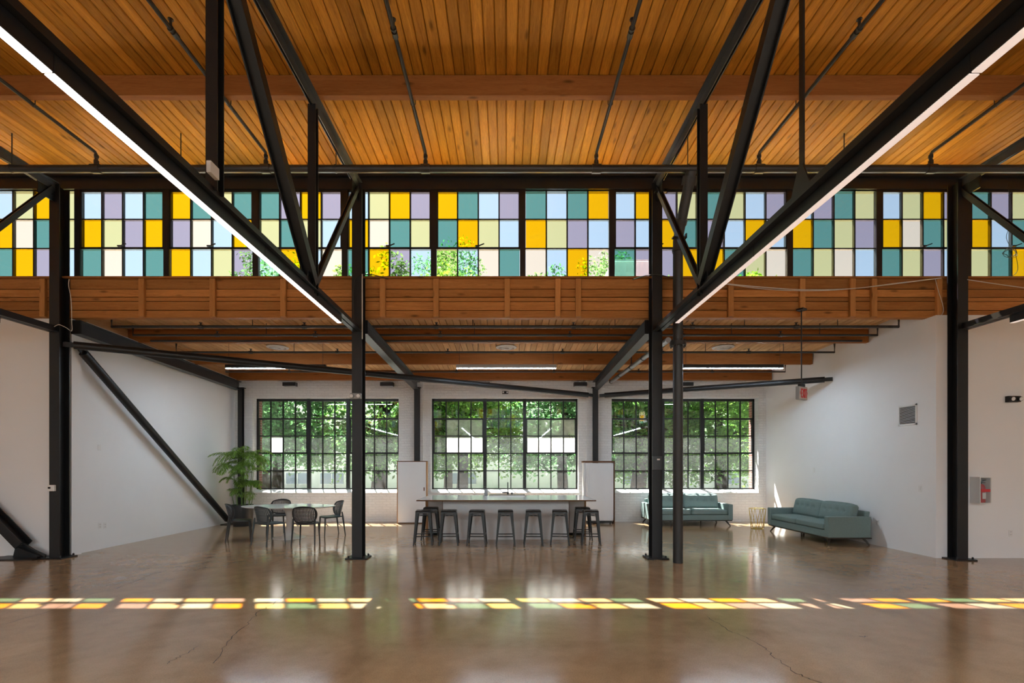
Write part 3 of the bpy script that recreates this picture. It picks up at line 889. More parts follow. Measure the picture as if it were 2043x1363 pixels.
for x, lab in zip(BX, BLAB):
    t = thing('sprinkler_branch', lab, 'pipe', (x, MP_Y, 6.65), group='sprinkler branches under the high roof')
    zz = 6.655
    MB().tube([(x, MP_Y, MP_Z + .05), (x, MP_Y, zz - .03), (x, MP_Y - .03, zz), (x, -6, zz)], .024, 12).build('pipe', M['pipe'], t, smooth=True)
    MB().tube([(x, MP_Y, MP_Z + .06), (x, MP_Y, MP_Z + .13)], .036, 12).tube([(x, MP_Y, MP_Z + .17), (x, MP_Y, MP_Z + .22)], .033, 12).build('riser_nipple', M['pipe'], t, smooth=True)
    for y in (5.43, 2.6):
        MB().tube([(x, y - .05, zz), (x, y - .03, zz)], .036, 12).tube([(x, y + .0, zz), (x, y + .07, zz)], .034, 12).build('coupling', M['pipe'], t, smooth=True)
        MB().tube([(x, y - .04, zz), (x, y - .04, zz + .1)], .016, 8).lathe([(.03, .1), (.03, .108)], (x, y - .04, zz), 10).build('sprinkler_head', M['pipe'], t)
    h = MB()
    h.tube([(x - .035, 6.52, zz + .15), (x - .03, 6.52, zz), (x, 6.52, zz - .032), (x + .03, 6.52, zz), (x + .035, 6.52, zz + .15)], .006, 6)
    h.build('hanger', M['pipe'], t)
# riser
t = thing('sprinkler_riser', 'round black riser pipe standing next to the panel-box column', 'pipe', (2.93, 8.04, 0))
MB().tube([(2.93, 8.04, 0), (2.93, 8.04, 5.50), (2.94, 7.98, 5.66), (2.95, 7.60, 6.22), (2.95, 7.53, 6.36)], .082, 24).build('pipe', M['pipe'], t, smooth=True)
MB().lathe([(.082, 0), (.135, 0), (.135, .03), (.135, .036), (.135, .066), (.082, .066)], (2.93, 8.04, 3.70), 24).build('flange', M['pipe'], t, smooth=True)
bb = MB()
for k in range(8):
    a = k * PI / 4 + .2; bb.tube([(2.93 + .115 * math.cos(a), 8.04 + .115 * math.sin(a), 3.67), (2.93 + .115 * math.cos(a), 8.04 + .115 * math.sin(a), 3.80)], .013, 6)
bb.build('flange_bolt', M['pipe'], t)
for p0, p1, rr_ in (((2.93, 8.04, 5.30), (2.93, 8.04, 5.36), .095), ((2.94, 7.95, 5.72), (2.945, 7.90, 5.79), .098), ((2.95, 7.62, 6.19), (2.95, 7.55, 6.30), .115)):
    MB().tube([p0, p1], rr_, 20).build('coupling', M['pipe'], t, smooth=True)

# sprinkler pipes of the low roof, parallel to the beams
LP = [(9.10, .026, 'black sprinkler pipe under the low ceiling nearest the coloured windows'), (9.62, .022, 'second sprinkler pipe under the low ceiling'),
      (10.88, .022, 'sprinkler pipe under the low ceiling just before the middle timber beam'), (12.80, .018, 'sprinkler pipe under the low ceiling behind the hanging lights')]
for y, r, lab in LP:
    z = zr(y) + .045
    t = thing('ceiling_pipe', lab, 'pipe', (0, y, z), group='sprinkler pipes under the low roof')
    MB().tube([(-7.62, y, z + .2), (-7.62, y, z), (7.58, y, z), (7.58, y, z + .2)], r, 10).build('pipe', M['pipe'], t, smooth=True)
    for x in (-5.9, -3.9, -1.35, 1.3, 3.6, 5.6):
        MB().tube([(x - .04, y, z), (x + .04, y, z)], r + .012, 10).tube([(x, y, z), (x, y, z + .07)], .014, 8).lathe([(.03, .07), (.03, .078)], (x, y, z), 10).build('sprinkler_head', M['pipe'], t)
    for x in (-4.9, -.65, 2.1, 4.6, 6.4):
        MB().box(x - .005, x + .005, y - .005, y + .005, z, zlow(y) - .001).build('hanger_rod', M['pipe'], t)
o = MB().tube([(-7.5, 9.94, zlow(9.94) - .262), (7.5, 9.94, zlow(9.94) - .262)], .022, 8).build('conduit_pipe', M['pipe'], smooth=True)
tag(o, 'black conduit along the bottom of the first timber beam of the low ceiling', 'pipe')
# grey pipe beside the right rafter
t = thing('grey_drain_pipe', 'light grey pipe with black couplings slung beside the right-hand steel rafter', 'pipe', (3.0, 8.7, 4.0))
MB().tube([(3.0, 8.72, 3.985), (3.0, 13.5, 4.06)], .052, 16).build('pipe', M['galv'], t, smooth=True)
for y in (9.1, 10.3, 11.3, 12.4, 13.45):
    MB().tube([(3.0, y - .02, 3.985 + (y - 8.72) * .0157), (3.0, y + .02, 3.985 + (y - 8.72) * .0157)], .06, 16).build('coupling', M['black'], t, smooth=True)
MB().box(2.99, 3.01, 11.28, 11.32, 4.05, zlow(11.3) - .002).build('hanger', M['black'], t)

# suspended linear lights of the aisle
for x, lab in ((-5.39, 'slim linear light hanging above the dining table'), (0.0, 'slim linear light hanging over the island'), (5.30, 'slim linear light hanging in front of the sofa window')):
    t = thing('pendant_light', lab, 'light', (x, 11.02, 3.93), group='hanging lights of the low aisle')
    MB().box(x - 1.17, x + 1.17, 10.98, 11.06, 3.935, 4.02).build('housing', M['steel'] if abs(x) > 1 else M['grey_plastic'], t, bevel=.004, seg=1)
    MB().box(x - 1.16, x + 1.16, 10.985, 11.055, 3.928, 3.936).build('lens', M['led_dim'], t)
    for s in (-1.1, 1.1):
        MB().tube([(x + s, 11.02, 4.02), (x + s, 11.02, zlow(11.02) - .002)], .004, 6).build('wire', M['black'], t)

# round air diffusers
for x, lab in ((-5.48, 'round ceiling air outlet above the dining table'), (0.0, 'round ceiling air outlet above the island'), (5.2, 'round ceiling air outlet near the exit sign')):
    z = zlow(11.3) - .003
    t = thing('air_outlet', lab, 'vent', (x, 11.3, z), group='round ceiling outlets')
    MB().lathe([(.25, 0), (.25, -.012), (.19, -.03), (.19, 0)], (x, 11.3, z), 32).build('ring', M['grey_metal'], t, smooth=True)
    MB().lathe([(.15, -.02), (.13, -.034), (.07, -.034), (.06, -.02)], (x, 11.3, z), 32).lathe([(.018, 0), (.018, -.03)], (x, 11.3, z), 10).build('cone', M['grey_metal'], t, smooth=True)

# small black boxes along the top of the brick wall
for x, lab in ((-6.37, 'small flat black box high on the brick wall above the palm window'), (-3.51, 'small flat black box high on the brick wall left of the cabinet post'),
               (-.67, 'small flat black box high on the brick wall over the island window'), (2.18, 'small flat black box high on the brick wall beside the refrigerator post'),
               (5.30, 'small flat black box high on the brick wall above the sofa window')):
    t = thing('wall_box', lab, 'wall light', (x, 13.9, 4.0), group='black boxes on the brick wall')
    MB().box(x - .19, x + .19, 13.80, 13.962, 4.0, 4.11).build('body', M['black'], t, bevel=.006, seg=1)
    MB().box(x - .17, x + .17, 13.81, 13.93, 3.994, 4.0).build('grille', M['grey_plastic'], t)

# ------------------------------------------------------------------ kitchen island
t = thing('kitchen_island', 'long grey kitchen island with a brown-edged worktop and bar stools around it', 'island', (0, 11.0, 0))
top = MB().box(-1.94, 1.94, 10.19, 11.85, .885, .915).build('worktop', M['top_lam'], t, bevel=.003, seg=1)
MB().box(-1.942, 1.942, 10.184, 10.19, .886, .914).box(-1.946, -1.94, 10.19, 11.85, .886, .914).box(1.94, 1.946, 10.19, 11.85, .886, .914).build('edge_band', M['ply_dark'], top)
MB().box(-1.42, 1.40, 10.56, 11.0, 0, .885).build('front_panel', M['island_lam'], t)
MB().box(-1.43, -1.42, 10.55, 11.2, 0, .885).box(1.40, 1.41, 10.55, 11.2, 0, .885).build('panel_edge', M['ply_dark'], t)
MB().box(-1.86, 1.86, 11.22, 11.80, .06, .885).build('rear_cabinet', M['island_lam'], t)
MB().box(-1.80, 1.80, 11.26, 11.76, 0, .06).build('toe_kick', M['dark_gap'], t)
MB().box(-1.90, -1.86, 11.20, 11.82, 0, .885).box(-1.95 + .03, -1.90, 11.2, 11.24, 0.0, .885).build('end_panel', M['ply'], t)
MB().box(1.86, 1.90, 11.20, 11.82, 0, .885).build('end_panel', M['ply'], t)
# sink and tap
t = thing('sink', 'stainless steel sink set in the island worktop', 'sink', (.03, 11.58, .915))
rim = MB()
rim.box(-.42, .46, 11.40, 11.43, .905, .945).box(-.42, .46, 11.76, 11.79, .905, .945).box(-.42, -.39, 11.43, 11.76, .905, .945).box(.43, .46, 11.43, 11.76, .905, .945)
rim.build('rim', M['chrome'], t, bevel=.006, seg=2)
MB().box(-.39, .43, 11.43, 11.76, .917, .921).build('basin', M['grey_plastic'], t)
t = thing('kitchen_tap', 'tall dark kitchen tap at the sink', 'tap', (.02, 11.73, .915))
MB().tube([(.04, 11.82, .915), (.04, 11.82, 1.17), (.04, 11.80, 1.215), (.04, 11.74, 1.235), (.04, 11.66, 1.225)], .014, 12).build('spout', M['dark_metal'], t, smooth=True)
MB().tube([(.04, 11.82, .915), (.04, 11.82, 1.0)], .026, 14).build('body', M['dark_metal'], t, smooth=True)
MB().tube([(.03, 11.82, .985), (-.10, 11.80, .985)], .018, 10).build('lever', M['dark_metal'], t, smooth=True)
o = MB().lathe([(.0, 0), (.024, 0), (.026, .05), (.022, .07), (.008, .075)], (.14, 11.82, .915), 14).build('soap_button', M['dark_metal'], smooth=True)
tag(o, 'short metal button post beside the kitchen tap', 'fitting')
t = thing('soap_bottle', 'small clear soap bottle with a pump left of the sink', 'bottle', (-.50, 11.60, .915))
MB().lathe([(.0, 0), (.038, .0), (.042, .01), (.042, .12), (.03, .14), (.014, .15), (.014, .165), (0, .165)], (-.50, 11.60, .915), 16).build('body', M['grey_plastic'], t, smooth=True)
MB().tube([(-.50, 11.60, 1.07), (-.50, 11.60, 1.135), (-.52, 11.585, 1.145), (-.545, 11.57, 1.138)], .008, 8).build('pump', M['dark_metal'], t, smooth=True)

# ------------------------------------------------------------------ tall cabinet and refrigerator
t = thing('tall_cabinet', 'tall white cabinet with brown plywood edges left of the island', 'cabinet', (-2.70, 13.6, 0))
MB().box(-3.125, -2.28, 13.50, 13.56, .0, .02).build('plinth', M['ply_dark'], t)
MB().box(-3.10, -2.30, 13.52, 13.66, .03, 1.775).build('body', M['white_lam'], t)
d = MB().box(-3.105, -2.295, 13.485, 13.515, .03, 1.77).build('door', M['white_lam'], t)
MB().box(-2.365, -2.335, 13.478, 13.486, .94, 1.04).build('handle', M['ply_dark'], d)
MB().box(-3.13, -3.105, 13.48, 13.66, .0, 1.79).build('side_panel', M['ply'], t)
MB().box(-2.295, -2.27, 13.48, 13.66, .0, 1.79).build('side_panel', M['ply'], t)
MB().box(-3.13, -2.27, 13.48, 13.66, 1.77, 1.795).build('top_panel', M['ply_dark'], t)
t = thing('refrigerator', 'white refrigerator in a brown-edged surround right of the island', 'refrigerator', (2.66, 13.5, 0))
MB().box(2.20, 2.235, 13.40, 13.66, 0, 1.75).build('side_panel', M['white_lam'], t)
MB().box(3.065, 3.09, 13.40, 13.66, 0, 1.79).build('side_panel', M['ply_dark'], t)
MB().box(2.18, 3.09, 13.40, 13.66, 1.745, 1.795).build('top_panel', M['ply_dark'], t)
d = MB().box(2.245, 3.055, 13.41, 13.47, .09, 1.735).build('door', M['white_lam'], t, bevel=.012, seg=2)
MB().box(2.30, 2.325, 13.36, 13.412, .62, 1.62).build('handle', M['white_plastic'], d, bevel=.006)
MB().box(2.26, 3.04, 13.48, 13.655, .05, 1.73).build('body', M['white_lam'], t)
MB().box(2.28, 3.02, 13.45, 13.55, .03, .085).build('grille', M['black'], t)
for x in (2.32, 2.98): MB().lathe([(.02, 0), (.02, .05)], (x, 13.5, 0), 10).build('foot', M['black'], t)

# ------------------------------------------------------------------ bar stools
def stool_proto():
    t = thing('bar_stool', 'x', 'stool', (0, 0, 0), group='black metal stools around the island')
    H, s, sp = .72, .155, .205
    seat = MB()
    def rr(h, c, z, n=4):
        pts = []
        for (cx, cy2, a0) in ((h - c, h - c, 0), (-h + c, h - c, PI / 2), (-h + c, -h + c, PI), (h - c, -h + c, 1.5 * PI)):
            for k in range(n + 1):
                a = a0 + k / n * PI / 2; pts.append((cx + c * math.cos(a), cy2 + c * math.sin(a), z))
        return pts
    seat.loft([rr(s + .006, .04, H - .055), rr(s + .004, .04, H - .012), rr(s - .006, .035, H), rr(s - .03, .03, H - .002)])
    so = seat.build('seat', M['stool'], t, world=False, smooth=True)
    MB().box(-.035, .035, -.011, .011, H - .001, H + .0015).build('grip_slot', M['dark_gap'], so, world=False)
    for sx in (-1, 1):
        for sy in (-1, 1):
            m = MB()
            def ring(f):
                z = (H - .03) * (1 - f)
                c = s + (sp - s) * f
                w = .062 - .036 * f
                th = .004
                X, Y = sx * c, sy * c
                L = [(0, 0), (-w, 0), (-w, -th), (-th, -th), (-th, -w), (0, -w)]
                return [(X + sx * a, Y + sy * b, z) for a, b in L]
            m.loft([ring(0), ring(.5), ring(1)])
            lg = m.build('leg', M['stool'], t, world=False)
            MB().lathe([(.013, 0), (.013, .012)], (sx * (sp - .01), sy * (sp - .01), 0), 8).build('rubber_foot', M['black'], lg, world=False)
    def c_at(z): return s + (sp - s) * (1 - z / (H - .03))
    for z, ax in ((.19, 0), (.225, 1)):
        c = c_at(z) - .006
        for q in (-1, 1):
            a, b = ((-c, q * c, z), (c, q * c, z)) if ax == 0 else ((q * c, -c, z), (q * c, c, z))
            MB().bar(a, b, .008, .022).build('foot_bar', M['stool'], t, world=False)
    z = .60; c = c_at(z) - .02
    MB().bar((-c, -c, z), (c, c, z), .02, .006).bar((-c, c, z), (c, -c, z), .02, .006).build('cross_brace', M['stool'], t, world=False)
    for q in (-1, 1):
        MB().bar((-c, q * (c + .012), .635), (c, q * (c + .012), .635), .004, .022).bar((q * (c + .012), -c, .635), (q * (c + .012), c, .635), .004, .022).build('apron', M['stool'], t, world=False)
    return t
sp0 = stool_proto()
SPOTS = [(-1.746, 9.95, .10, 'front bar stool of the two at the left end of the island'), (-1.70, 10.63, .05, 'rear bar stool of the two at the left end of the island'),
         (-1.204, 9.95, .04, 'first bar stool from the left along the island front'), (-.616, 9.94, -.03, 'second bar stool from the left along the island front'),
         (-.016, 9.93, .02, 'middle bar stool along the island front'), (.57, 9.93, -.02, 'fourth bar stool from the left along the island front'),
         (1.13, 9.94, -.10, 'fifth bar stool along the island front, next to the right end pair'),
         (1.785, 9.95, -.12, 'front bar stool of the two at the right end of the island'), (1.72, 10.62, -.05, 'rear bar stool of the two at the right end of the island')]
for i, (x, y, a, lab) in enumerate(SPOTS):
    if i == 0:
        sp0.location = (x, y, 0); sp0.rotation_euler = (0, 0, a); sp0['label'] = 'black metal ' + lab
    else: dup(sp0, (x, y, 0), a, 'black metal ' + lab)

# ------------------------------------------------------------------ dining table and chairs
t = thing('pedestal_table', 'oval white pedestal table with a trumpet-shaped base', 'table', (-5.0, 10.85, 0))
MB().lathe([(.0, 0), (.36, 0), (.36, .008), (.30, .022), (.20, .045), (.13, .085), (.085, .16), (.062, .28), (.056, .40), (.066, .52), (.095, .62), (.15, .69), (.17, .705), (0, .705)], (-5.0, 10.85, 0), 40).build('pedestal', M['white_plastic'], t, smooth=True)
MB().lathe([(0, .705), (1.0, .705), (1.055, .722), (1.06, .728), (1.055, .735), (0, .735)], (-5.0, 10.85, 0), 64, 1.0, .565).build('table_top', M['marble'], t, smooth=True)

def chair_proto(mat):
    t = thing('dining_chair', 'x', 'chair', (0, 0, 0), group='perforated plastic chairs at the dining table')
    # local frame: the sitter looks along +y; backrest at -y
    def squircle(u, v): return u * math.sqrt(1 - .38 * v * v), v * math.sqrt(1 - .38 * u * u)
    seat = MB(); n = 40
    def ring(f, z, dz=0):
        out = []
        for k in range(n):
            a = 2 * PI * k / n
            c, s_ = math.cos(a), math.sin(a)
            p = 3.2
            rr = (abs(c) ** p + abs(s_) ** p) ** (-1 / p)
            x, y = .225 * rr * c * f, .215 * rr * s_ * f
            out.append((x * (1 + .08 * (y / .2)), y + .01, z - dz * (x / .2) ** 2))
        return out
    seat.loft([ring(.94, .425), ring(1, .432), ring(1, .448), ring(.95, .455), ring(.5, .449)])
    seat.build('seat', mat, t, smooth=True, world=False)
    W, Hh, zc = .245, .185, .63
    def surf(u, v):
        x, z = squircle(u, v)
        xx = W * x * (1 + .06 * z)
        y = -.245 + .11 * (xx / W) ** 2 - .045 * (z + .2)
        return Vector((xx, y, zc + Hh * z))
    bk = MB(); nx, nz = 17, 12
    for i in range(nx):
        for j in range(nz):
            u0, u1 = -1 + 2 * i / nx, -1 + 2 * (i + 1) / nx
            v0, v1 = -1 + 2 * j / nz, -1 + 2 * (j + 1) / nz
            um, vm = (u0 + u1) / 2, (v0 + v1) / 2
            outer = [(u0, v0), (um, v0), (u1, v0), (u1, vm), (u1, v1), (um, v1), (u0, v1), (u0, vm)]
            if i in (0, nx - 1) or j in (0, nz - 1):
                bk.add([surf(*o_) for o_ in outer], [tuple(range(8))]); continue
            ru, rv = (u1 - u0) * .31, (v1 - v0) * .31
            inner = [(um + ru * math.cos(-3 * PI / 4 + k * PI / 4), vm + rv * math.sin(-3 * PI / 4 + k * PI / 4)) for k in range(8)]
            pts = [surf(*o_) for o_ in outer] + [surf(*o_) for o_ in inner]
            bk.add(pts, [(k, (k + 1) % 8, 8 + (k + 1) % 8, 8 + k) for k in range(8)])
    bo = bk.build('backrest', mat, t, world=False, solid=.007)
    edge = []
    for k in range(48):
        a = 2 * PI * k / 48
        c, s_ = math.cos(a), math.sin(a); m_ = max(abs(c), abs(s_))
        edge.append(surf(c / m_, s_ / m_))
    rm = MB(); rings = []
    cen = Vector((0, -.24, zc))
    for k, p in enumerate(edge):
        d = (edge[(k + 1) % 48] - edge[k - 1]).normalized(); o_ = (p - cen).normalized(); q = d.cross(o_).normalized()
        rings.append([p + o_ * .008 * math.cos(b) + q * .011 * math.sin(b) for b in (0, PI / 3, 2 * PI / 3, PI, 4 * PI / 3, 5 * PI / 3)])
    rings.append(rings[0])
    rm.loft(rings, True, False)
    rm.build('rim', mat, bo, world=False, smooth=True)
    for s_ in (-1, 1):
        MB().tube([(s_ * .185, .185, .44), (s_ * .205, .205, .0)], [.019, .012], 10).build('leg', mat, t, world=False, smooth=True)
        MB().tube([(s_ * .222, -.195, .56), (s_ * .215, -.215, .45), (s_ * .232, -.27, 0)], [.015, .021, .013], 10).build('leg', mat, t, world=False, smooth=True)
        MB().tube([(s_ * .21, -.215, .452), (s_ * .19, .19, .428)], .014, 8).build('side_rail', mat, t, world=False, smooth=True)
    return t
ch = chair_proto(M['chair_teal'])
def face(dx, dy): return math.atan2(dy, dx) - PI / 2
ch.location = (-5.0, 9.98, 0); ch.rotation_euler = (0, 0, face(.42, .9)); ch['label'] = 'slate blue perforated chair with its back to us, left of the pair before the table'
chd = chair_proto(M['chair_dark'])
chd.location = (-4.22, 9.98, 0); chd.rotation_euler = (0, 0, face(-.12, 1)); chd['label'] = 'charcoal perforated chair with its back to us, right of the pair before the table'
dup(chd, (-5.92, 10.5, 0), face(.88, .42), 'charcoal chair seen side-on at the left end of the table by the pot')
dup(ch, (-4.2, 11.27, 0), face(-.78, -.62), 'slate perforated chair at the right end of the table')
dup(chd, (-5.62, 11.62, 0), face(.1, -1), 'charcoal perforated chair behind the table, facing us')

# ------------------------------------------------------------------ potted palm
px, py_ = -7.27, 13.0
t = thing('potted_palm', 'tall green bamboo palm in a black round pot near the corner', 'plant', (px, py_, 0))
MB().lathe([(.0, 0), (.225, 0), (.235, .015), (.275, .56), (.275, .585), (.255, .585), (.25, .52), (0, .52)], (px, py_, 0), 36).build('pot', M['pot'], t, smooth=True)
MB().lathe([(.0, .53), (.24, .525), (.24, .51), (0, .51)], (px, py_, 0), 24).build('soil', M['soil'], t)
PR = random.Random(11)
def frond(base, d, length, droop, nleaf=20, lw=.021, ll=.24):
    m = MB()
    d = Vector(d).normalized()
    pts = []
    p = Vector(base)
    dirn = Vector(d)
    for k in range(13):
        pts.append(p.copy())
        p = p + dirn * length / 12
        dirn = (dirn + Vector((0, 0, -droop / 12))).normalized()
    for q in pts:
        q.x = max(q.x, XL + .05); q.y = min(q.y, YB - .08)
    m.tube(pts, [.006 - .0004 * k for k in range(13)], 5)
    for k in range(nleaf):
        f = .16 + .84 * k / (nleaf - 1)
        i = min(int(f * 12), 11); p = pts[i].lerp(pts[i + 1], f * 12 - i)
        ax = (pts[i + 1] - pts[i]).normalized()
        side = ax.cross(Vector((0, 0, 1)))
        if side.length < .05: side = Vector((1, 0, 0))
        side.normalize()
        L_ = ll * math.sin(PI * (.18 + .74 * f)) * PR.uniform(.85, 1.1)
        for s_ in (-1, 1):
            dd = (ax * .62 + side * s_ * .85 + Vector((0, 0, -.22 + PR.uniform(-.12, .12)))).normalized()
            up = dd.cross(ax).normalized(); wv = dd.cross(up).normalized() * lw * .5
            mid = p + dd * L_ * .5 + Vector((0, 0, -.01)); tip = p + dd * L_ + Vector((0, 0, -.06 * L_ / .2))
            for q in (mid, tip): q.x = max(q.x, XL + .03); q.y = min(q.y, YB - .05)
            m.add([p, mid + wv, tip, mid - wv], [(0, 1, 2, 3)])
    return m
stems = [(-.10, -.06, 1.45), (.02, .03, 1.78), (.09, -.04, 1.35), (-.05, .09, 1.62), (.13, .06, 1.15), (-.15, .03, 1.2), (.03, -.12, .95), (.17, -.02, 1.7), (-.02, -.02, 1.9), (-.18, -.08, .9), (.10, .13, 1.55), (.19, .05, .8), (-.08, -.15, 1.5), (.06, .0, 1.1)]
for i, (sx, sy, h) in enumerate(stems):
    ln = Vector((sx * 1.4 + PR.uniform(-.08, .08), sy * .9 - .03, 0))
    a = Vector((px + sx, py_ + sy, .52)); b = a + ln * (h - .5) * .55 + Vector((0, 0, h - .52))
    b.x = max(b.x, XL + .25)
    mid = a.lerp(b, .5) + Vector((PR.uniform(-.02, .02), 0, 0))
    MB().tube([a, mid, b], [.010, .009, .007], 6).build('stem', M['stem'], t, smooth=True)
    nf = 3 if h > 1 else 2
    for k in range(nf):
        az = PR.uniform(0, 2 * PI)
        dx, dy = math.cos(az), math.sin(az) * .7 - .2
        el = PR.uniform(1.0, 2.2)
        ln_ = PR.uniform(.6, .95) if h > 1.2 else PR.uniform(.35, .5)
        frond(b, (dx, dy, el), ln_, PR.uniform(2.2, 3.6), 26 if h > 1 else 14, .019, .22).build('frond', M['palm'], t)
for d_, L_, dr in (((-.75, -.35, 1.1), .95, 1.8), ((.85, -.25, 1.15), 1.15, 1.7), ((-.3, -.7, 1.6), 1.0, 3.2), ((.55, -.6, 1.5), 1.0, 2.8), ((.1, -.5, 1.9), 1.0, 3.2), ((-.5, -.5, 1.8), 1.05, 3.6), ((.3, -.4, 2.2), .95, 3.0)):
    frond((px, py_, 1.74), d_, L_, dr, 30, .019, .22).build('frond', M['palm'], t)

# ------------------------------------------------------------------ sofas
def cushion(w, d, h, puff=.02, buttons=(), cut=12, rnd=.03):
    """rounded pillow, w along x, d along y, h along z; buttons: (x, z) on the -y face"""
    bm = bmesh.new()
    bmesh.ops.create_cube(bm, size=2.0)
    bmesh.ops.subdivide_edges(bm, edges=bm.edges[:], cuts=cut, use_grid_fill=True)
    m = MB()
    for v in bm.verts:
        u, q, r_ = v.co
        def rc(a): return a
        X, Y, Z = u * w / 2, q * d / 2, r_ * h / 2
        # round the corners: pull points beyond the inner box onto a radius
        ix, iy, iz = w / 2 - rnd, d / 2 - rnd, h / 2 - rnd
        c = Vector((max(-ix, min(ix, X)), max(-iy, min(iy, Y)), max(-iz, min(iz, Z))))
        dv = Vector((X, Y, Z)) - c
        if dv.length > 1e-6: dv = dv.normalized() * rnd if max(abs(X) - ix, abs(Y) - iy, abs(Z) - iz) >= rnd * .98 else dv
        p = c + dv
        fx, fy, fz = 1 - u ** 4, 1 - q ** 4, 1 - r_ ** 4
        p.y += math.copysign(puff * fx * fz, q) if abs(q) > .98 else 0
        p.z += math.copysign(puff * fx * fy, r_) if abs(r_) > .98 else 0
        if q < -.98:
            for bx, bz in buttons:
                rr = ((p.x - bx) ** 2 + (p.z - bz) ** 2)
                p.y += .045 * math.exp(-rr / .0016)
                if p.z > bz: p.y += .022 * math.exp(-((p.x - bx) ** 2) / .0006)
        v.co = p
    bm.verts.index_update()
    m.v = [v.co.copy() for v in bm.verts]
    m.f = [tuple(v.index for v in f.verts) for f in bm.faces]
    bm.free()
    return m
def moved(m, off, rx=0.0):
    mt = Matrix.Translation(off) @ Matrix.Rotation(rx, 4, 'X')
    m.v = [mt @ v for v in m.v]
    return m
def sofa_proto():
    # local frame: front towards -y, width 2.26 along x, depth .95; origin at floor centre
    t = thing('sofa', 'x', 'sofa', (0, 0, 0), group='green tufted sofas')
    W, D = 2.26, .95
    f = M['sofa']
    MB().box(-W / 2 + .11, W / 2 - .11, -D / 2 + .02, D / 2 - .08, .165, .31).build('base', f, t, world=False, bevel=.012)
    MB().box(-W / 2 + .01, W / 2 - .01, -D / 2 + .02, D / 2 - .03, .14, .165).build('plinth_rail', M['sofa_wood'], t, world=False, bevel=.004, seg=1)
    for s in (-1, 1):
        x0, x1 = sorted((s * W / 2, s * (W / 2 - .125)))
        MB().box(x0, x1, -D / 2, D / 2 - .06, .165, .60).build('arm', f, t, world=False, bevel=.02, seg=3)
    MB().add([(-W / 2 + .1, D / 2 - .22, .165), (W / 2 - .1, D / 2 - .22, .165), (W / 2 - .1, D / 2 - .08, .165), (-W / 2 + .1, D / 2 - .08, .165),
              (-W / 2 + .1, D / 2 - .10, .70), (W / 2 - .1, D / 2 - .10, .70), (W / 2 - .1, D / 2, .70), (-W / 2 + .1, D / 2, .70)],
             [(3, 2, 1, 0), (4, 5, 6, 7), (0, 1, 5, 4), (1, 2, 6, 5), (2, 3, 7, 6), (3, 0, 4, 7)]).build('back_frame', f, t, world=False, bevel=.02, seg=3)
    cw = (W - .25) / 2
    for s in (-1, 1):
        moved(cushion(cw - .006, .70, .135, .012), (s * cw / 2, -.105, .378)).build('seat_cushion', f, t, world=False, smooth='all')
        bts = [((k - 1.5) * .20, .035) for k in range(4)]
        bc = moved(cushion(cw - .02, .17, .40, .03, bts, 22, .05), (s * (cw / 2 - .012), .175, .635), -.24).build('back_cushion', f, t, world=False, smooth='all')
        b = MB()
        for bx, bz in bts:
            p = Matrix.Translation((s * (cw / 2 - .012), .175, .635)) @ Matrix.Rotation(-.24, 4, 'X') @ Vector((bx, -.070, bz))
            b.lathe([(.0, -.010), (.012, -.006), (.014, 0), (.012, .006), (0, .010)], p, 10)
        b.build('button', f, bc, world=False, smooth=True)
    for sx in (-1, 1):
        for sy in (-1, 1):
            MB().tube([(sx * (W / 2 - .14), sy * (D / 2 - .12), .142), (sx * (W / 2 - .05), sy * (D / 2 - .05), 0)], [.026, .014], 12).build('leg', M['sofa_wood'], t, world=False, smooth=True)
    for x in (-.42, .42):
        MB().tube([(x, -.05, .142), (x, -.05, 0)], .018, 10).build('support_leg', M['sofa_wood'], t, world=False, smooth=True)
    return t
sf = sofa_proto()
sf.location = (5.07, 13.35, 0); sf['label'] = 'sage green tufted sofa under the window against the brick wall'
dup(sf, (7.12, 10.86, 0), -PI / 2, 'sage green tufted sofa standing along the right white wall')

# brass wire side table
sx_, sy_ = 6.62, 12.42
t = thing('side_table', 'small brass wire side table between the two sofas', 'table', (sx_, sy_, 0), rz=.35)
a, b, h = .20, .155, .53
T_ = [(a * math.cos(k * PI / 3), a * math.sin(k * PI / 3) * 1.0, h) for k in range(6)]
B_ = [(b * math.cos(k * PI / 3 + .52), b * math.sin(k * PI / 3 + .52), .008) for k in range(6)]
def rods(pairs, r=.008):
    m = MB()
    for p, q in pairs: m.tube([p, q], r, 6)
    return m
rods([(T_[k], T_[(k + 1) % 6]) for k in range(6)]).build('top_ring', M['gold'], t, world=False)
rods([(B_[k], B_[(k + 1) % 6]) for k in range(6)]).build('base_ring', M['gold'], t, world=False)
for k in range(6):
    rods([(T_[k], B_[k]), (T_[k], B_[k - 1])], .006).build('rod', M['gold'], t, world=False)

